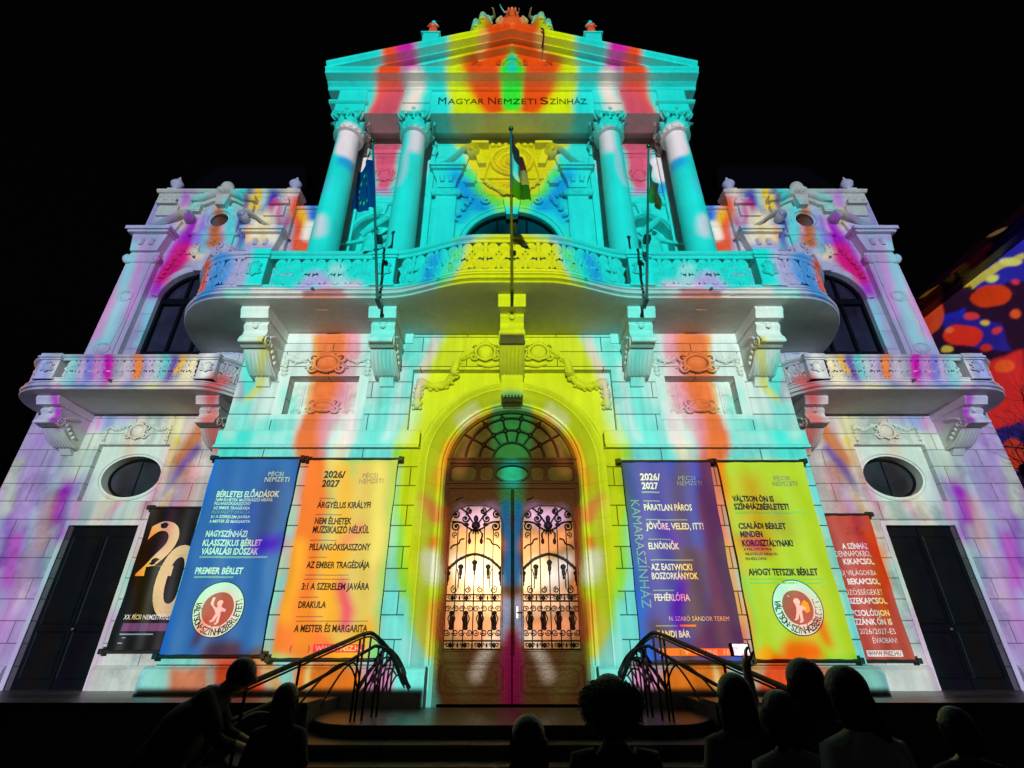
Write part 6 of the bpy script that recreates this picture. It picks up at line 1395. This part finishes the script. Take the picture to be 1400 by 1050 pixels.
F_ = lambda n, c: mat(n, c, .7, .06, 4, .1, 20)
flag('flagpole with a drooping dark blue flag with a ring of yellow stars', (-2.80, -1.62, 8.03), (-2.82, -3.30, 10.71), [F_('flag_blue', (.01, .02, .16))], (.58, .90, -.46, .26), 1, True)
flag('flagpole with a red, white and green flag over the middle of the balcony', (0, -2.05, 7.93), (-.02, -3.80, 10.38), [F_('flag_red', (.40, .02, .03)), F_('flag_white', (.75, .75, .72)), F_('flag_green', (.02, .20, .06))], (.60, .985, .40, .50), 2)
flag('flagpole with a drooping pale yellow, white and green flag, right of the middle', (2.80, -1.62, 8.03), (2.75, -3.30, 10.55), [F_('flag_pale', (.30, .28, .18)), F_('flag_yellow', (.34, .27, .05)), F_('flag_lime', (.16, .22, .03))], (.66, .90, .20, .62), 4)

# ------------------------------------------------------------------ stair handrails
def handrail(s, label):
    r = tag(empty('handrail', (s*2.2, -1.6, .73)), label, 'handrail', 'handrails of the entrance steps'); S_ = SC(s, 1, 1)
    M = T(-s*2.2, 1.6, -.73) @ S_
    def rail(name, pts, rad): MB().join(MB().tube(pts, rad, 8), M).build(name, IRON, r, smooth=60)
    A = [(-2.72, -4.9, 1.24)] + catmull([(-2.62, -4.5, 1.31), (-2.30, -2.4, 1.70), (-2.20, -1.6, 1.83), (-2.10, -1.38, 1.80), (-1.92, -1.0, 1.56), (-1.78, -.75, 1.22), (-1.72, -.68, 1.12)], 6)
    rail('top_rail', A, .030)
    rail('top_rail', [(x, y, z-.05) for x, y, z in A], .012)
    rail('lower_rail', catmull([(-2.95, -4.6, .92), (-2.59, -3.1, 1.18), (-2.16, -1.6, 1.60), (-2.06, -1.4, 1.66), (-1.92, -1.1, 1.58), (-1.80, -.95, 1.36)], 6), .024)
    for x, y, z1 in ((-2.22, -1.60, 1.80), (-2.26, -1.66, 1.76), (-2.13, -1.56, 1.80), (-2.02, -1.15, 1.66), (-2.08, -1.2, 1.68)): rail('post', [(x, y, .73 if y > -2 else .5), (x, y, z1)], .016)
    for x, y, z0, z1 in ((-2.60, -4.3, .12, 1.33), (-2.45, -3.4, .27, 1.50)): rail('post', [(x, y, z0), (x, y, z1)], .016)
    for a, b, c in (((-2.22, -1.62, 1.1), (-2.28, -2.1, 1.75), (-2.50, -3.1, 1.05)), ((-2.2, -1.64, 1.2), (-2.24, -1.9, 1.72), (-2.40, -2.6, 1.0)), ((-2.15, -1.5, 1.05), (-2.0, -1.2, 1.72), (-1.80, -.85, 1.35)), ((-2.08, -1.3, 1.0), (-1.95, -1.1, 1.5), (-1.85, -.8, 1.25)), ((-2.5, -3.4, .9), (-2.6, -4.2, 1.3), (-2.75, -4.8, .6))):
        rail('scroll', bez(a, tuple(Vector(a)*.3 + Vector(b)*.7), tuple(Vector(c)*.2 + Vector(b)*.8), c, 12), .013)
    return r
handrail(-1, 'black wrought iron handrail left of the entrance steps, beside the stooping man')
handrail(1, 'black wrought iron handrail right of the entrance steps, in front of the violet banner')

# ------------------------------------------------------------------ people in the dark square
def person(label, loc, rz, h, pose, shirt, trousers, hairc, long_=0, seed=0, fat=1.0, sleeves=True, tilt=(0, 0), hair_r=None, group=None):
    r = tag(empty('person', loc, rz), label, 'person', group); k = h/1.72
    cloth_ = mat('shirt_cloth', shirt, .85, .15, 8, .2, 30); tr_ = mat('trouser_cloth', trousers, .85, .15, 8, .2, 30); hm = mat('hair', hairc, .45, .3, 30, .3, 60)
    J = dict(REST); J.update(pose)
    def cls(c):
        p = Vector(c)/k
        best = min(((p - Vector(J[n])).length, n) for n in J); n = best[1]
        if n in ('jaw', 'head', 'crown', 'nose', 'neck', 'earl', 'earr') and p.z > J['neck'][2] - .01: return 0
        if n in ('wrl', 'wrr') or (n in ('ell', 'elr') and not sleeves): return 0
        if n in ('pelvis', 'hil', 'hir', 'knl', 'knr'): return 2
        if n in ('anl', 'anr', 'tol', 'tor'): return 3
        if n not in ('belly', 'chest', 'shl', 'shr', 'ell', 'elr', 'neck'): return 0
        return 1
    mesh_obj('body', figure(pose, k, fat), [SKIN, cloth_, tr_, BLACK], r, cls)
    m = MB()                                                           # loose shirt over the trunk
    ch, be, pe = Vector(J['chest']), Vector(J['belly']), Vector(J['pelvis']); ne = Vector(J['neck'])
    q = random.Random(seed)
    rings = []
    for t, w, dp in ((0, .19, .135), (.18, .185, .13), (.4, .18, .125), (.65, .19, .125), (.80, .185, .115), (.90, .125, .085), (1, .062, .058)):
        c = pe*(1-t) + ne*t if False else (pe + (be-pe)*min(1, t*3) if t < .34 else (be + (ch-be)*min(1, (t-.34)*2.6) if t < .72 else ch + (ne-ch)*(t-.72)/.28))
        rings.append([((c.x + w*fat*math.cos(a)*(1 + .05*math.sin(5*a+seed+t*3)*(1-t) + .025*math.sin(11*a+t*9)))*k, (c.y + dp*fat*math.sin(a)*(1 + .05*math.sin(7*a+seed)*(1-t)))*k, c.z*k) for a in [2*math.pi*i/48 for i in range(48)]])
    m.loft(rings)
    for sd_ in 'lr':
        a, b = Vector(J['sh'+sd_])*k, Vector(J['el'+sd_])*k; m.tube([a + (ch*k-a)*.35 + Vector((0, 0, .03*k)), a, a + (b-a)*.5, a + (b-a)*(.85 if sleeves else .62)], [.060*k, .068*k, .066*k, .062*k], 12)
    m.build('shirt', cloth_, r, smooth=180)
    hd = Vector(J['head'])*k; m = MB()
    hair_cap(m, tuple(hd), (hair_r or .088)*k, down=long_, seed=seed, tilt=tilt); m.build('hair', hm, r, smooth=180)
    return r
stoop = dict(earl=(-.088, .39, 1.44), earr=(.088, .39, 1.44), belly=(.0, .06, 1.08), chest=(.0, .15, 1.25), neck=(.0, .27, 1.36), jaw=(.0, .345, 1.39), head=(.0, .40, 1.45), crown=(.0, .395, 1.535), nose=(.0, .51, 1.415), shl=(-.19, .20, 1.33), shr=(.19, .20, 1.33),
             ell=(-.24, .34, 1.08), elr=(.24, .34, 1.08), wrl=(-.12, .55, 1.00), wrr=(.12, .55, 1.00))
person('stooping short-haired man in dark clothes, leaning forward left of the steps', (-2.42, -5.75, .03), R(-70), 1.72, stoop, (.010, .009, .010), (.010, .010, .012), (.02, .016, .014), 0, 2, 1.45)
person('person with long brown hair in dark clothes beside the stooping man', (-1.62, -5.8, 0), R(8), 1.43, {}, (.05, .035, .03), (.02, .02, .025), (.10, .055, .03), .34, 4)
person('small dark-haired child at the centre in front of the steps', (.08, -7.05, 0), R(-3), 1.37, {}, (.02, .018, .02), (.015, .015, .02), (.012, .01, .009), .16, 6)
person('dark-haired girl with long straight hair in a dark top right of the steps', (1.24, -6.75, 0), R(-6), 1.535, {}, (.10, .09, .10), (.02, .02, .03), (.012, .010, .010), .42, 9, .9)
person('child with round dark hair in a white top between the girl and the women', (1.36, -7.0, 0), R(5), 1.47, {}, (.25, .24, .25), (.03, .03, .04), (.014, .011, .010), .12, 11, .9)
lift = dict(shl=(-.16, .03, 1.40), ell=(-.25, .20, 1.44), wrl=(-.225, .26, 1.655))
person('woman raising a glowing phone above her head with her left hand', (1.60, -6.85, 0), R(0), 1.61, lift, (.05, .045, .05), (.02, .02, .03), (.014, .011, .010), .22, 13, 1.0, sleeves=False)
person('woman in a pale T-shirt with long dark hair, nearest the camera on the right', (1.64, -7.15, 0), R(8), 1.585, {}, (.42, .40, .41), (.03, .03, .05), (.013, .010, .009), .26, 15, 1.1, tilt=(.05, 0))
person('dark figure in black clothes alone at the far right', (2.45, -6.7, 0), R(-10), 1.37, {}, (.015, .014, .015), (.015, .015, .02), (.010, .009, .009), .10, 17)
cu = person('person with a wide bush of fuzzy dark brown hair in front of the gate', (.47, -7.2, -.02), R(4), 1.57, {}, (.012, .010, .010), (.010, .010, .012), (.05, .036, .028), 0, 19, .82)
m = MB(); q = random.Random(5); hc = Vector((0, -.01, 1.485))
m.ball(tuple(hc), .122, .112, .085, 16, 10); m.ball((0, -.03, 1.40), .115, .085, .07, 14, 8)
for k in range(2400):
    a = q.uniform(0, 6.283); b = math.asin(q.uniform(-1, 1)); d = Vector((math.cos(a)*math.cos(b)*1.2, math.sin(a)*math.cos(b), math.sin(b)*(.78 if b > 0 else 1.15))); L_ = q.uniform(.095, .128)
    if d.y > .6 and d.z < .3: continue
    p = hc + d*L_*.9; e1 = d.orthogonal().normalized(); e2 = d.cross(e1); ln = q.uniform(.010, .032); w0 = q.uniform(.003, .009); f = q.uniform(.6, 1.6); p0 = q.uniform(0, 6)
    m.tube([p + d*ln*i/5 + (e1*math.sin(p0+i*f) + e2*math.cos(p0+i*f*.8))*w0 + Vector((0, 0, -.0009*i*i)) for i in range(6)], [.0022]*5 + [.0005], 3)
m.build('hair_strands', mat('fuzzy_hair', (.05, .036, .028), .6, .3, 30), cu)
# phone held up: body, lens plate and a lit screen showing the show
ph = tag(empty('phone', (1.385, -6.57, 1.665), R(0)), 'glowing phone held up by the woman, filming the show', 'phone')
ph.rotation_euler = (R(-8), 0, 0)
MB().box(-.062, .062, -.004, .005, -.036, .036, c=.004).build('body', BLACK, ph)
SCR = bpy.data.materials.new('phone_screen'); SCR.use_nodes = True; nt = SCR.node_tree; b = nt.nodes['Principled BSDF']
tc = nt.nodes.new('ShaderNodeTexCoord'); nz = nt.nodes.new('ShaderNodeTexNoise'); nz.inputs['Scale'].default_value = 38; nt.links.new(tc.outputs['Object'], nz.inputs[0])
rp = nt.nodes.new('ShaderNodeValToRGB'); rp.color_ramp.elements[0].position = .38; rp.color_ramp.elements[0].color = (.75, .35, .5, 1); rp.color_ramp.elements[1].position = .5; rp.color_ramp.elements[1].color = (1, .95, .95, 1)
nt.links.new(nz.outputs[0], rp.inputs[0]); nt.links.new(rp.outputs[0], b.inputs['Emission Color']); b.inputs['Emission Strength'].default_value = 1.6; b.inputs['Base Color'].default_value = (.02, .02, .02, 1)
MB().box(-.042, .050, -.0062, -.0045, -.031, .031).build('screen', SCR, ph)
m = MB(); [m.box(.051, .059, -.0055, -.004, z, z+.008) for z in (-.022, -.004, .014)]; m.build('icon', PAL['f'], ph)

# ------------------------------------------------------------------ neighbouring building and street tree on the right
nb = tag(empty('neighbour_building', (21, 0, 0)), 'tall plain house beyond the right wing, lit with dark blue and red blobs', 'building')
PL = mat('plaster', (.62, .60, .56), .85, .15, .7, .2, 20, streak=.15)
m = MB(); m.box(0, 10, -14, 12, 0, 16.4); m.build('wall', PL, nb)
m = MB(); m.box(-.55, 10, -14.4, 12.4, 16.4, 16.62).tube([(-.62, -14.4, 16.7), (-.62, 12.4, 16.7)], .13, 8); m.build('eave', BLACK, nb)
m = MB(); m.loft([[(-.5, y, 16.7), (1.2, y, 18.6), (8.8, y, 18.6), (10.4, y, 16.7)] for y in (-14.3, 12.3)]); m.build('roof', mat('roof_tile', (.22, .13, .10), .8, .3, 4, .4, 15), nb)
for y in (-9, -5.5, -2, 1.5, 5.0, 8.5):
    for z in (2.2, 6.2): 
        f = MB().plate([(0, 0), (0, 2.0), (1.2, 2.0), (1.2, 0)], [[(.1, .1), (.1, 1.9), (1.1, 1.9), (1.1, .1)]], 0, .08, True)
        o = MB().join(f, T(-.08, y, z) @ RZ(90)).build('window', DARKWOOD, nb)
        MB().box(-.02, .01, y+.08, y+1.12, z+.08, z+1.92).build('pane', GLASS, o)
tr = tag(empty('bare_tree', (13.3, .6, 0)), 'dark bare-twigged street tree at the right edge, beyond the right wing', 'tree')
BARK = mat('bark', (.02, .017, .014), .9, .3, 10, .6, 30)
m = MB(); q = random.Random(12)
def limb(p, d, L_, r, lev):
    pts = [p]; 
    for i in range(5):
        d = (d + Vector((q.uniform(-.25, .25), q.uniform(-.25, .25), q.uniform(-.08, .16)))).normalized(); pts.append(pts[-1] + d*L_/5)
    m.tube([tuple(v) for v in pts], [r*(1 - .14*i) for i in range(6)], 6 if lev < 2 else 4)
    if lev < 4:
        for i in range(2, 6):
            for _ in range(1 if lev else 2):
                n = (d + Vector((q.uniform(-.9, .9), q.uniform(-.9, .9), q.uniform(-.3, .5)))).normalized(); limb(pts[i], n, L_*q.uniform(.45, .65), r*.45, lev+1)
m2 = MB().tube([(0, 0, 0), (.05, .03, 1.5), (0, .05, 3.0), (.08, .0, 4.2)], [.17, .13, .12, .10], 10); m2.build('trunk', BARK, tr, smooth=60)
for a in (0, 72, 150, 215, 290): limb(Vector((.08, 0, 4.0)), Vector((math.cos(R(a)), math.sin(R(a)), .7)).normalized(), 2.0, .06, 0)
m.build('crown', BARK, tr, smooth=60)
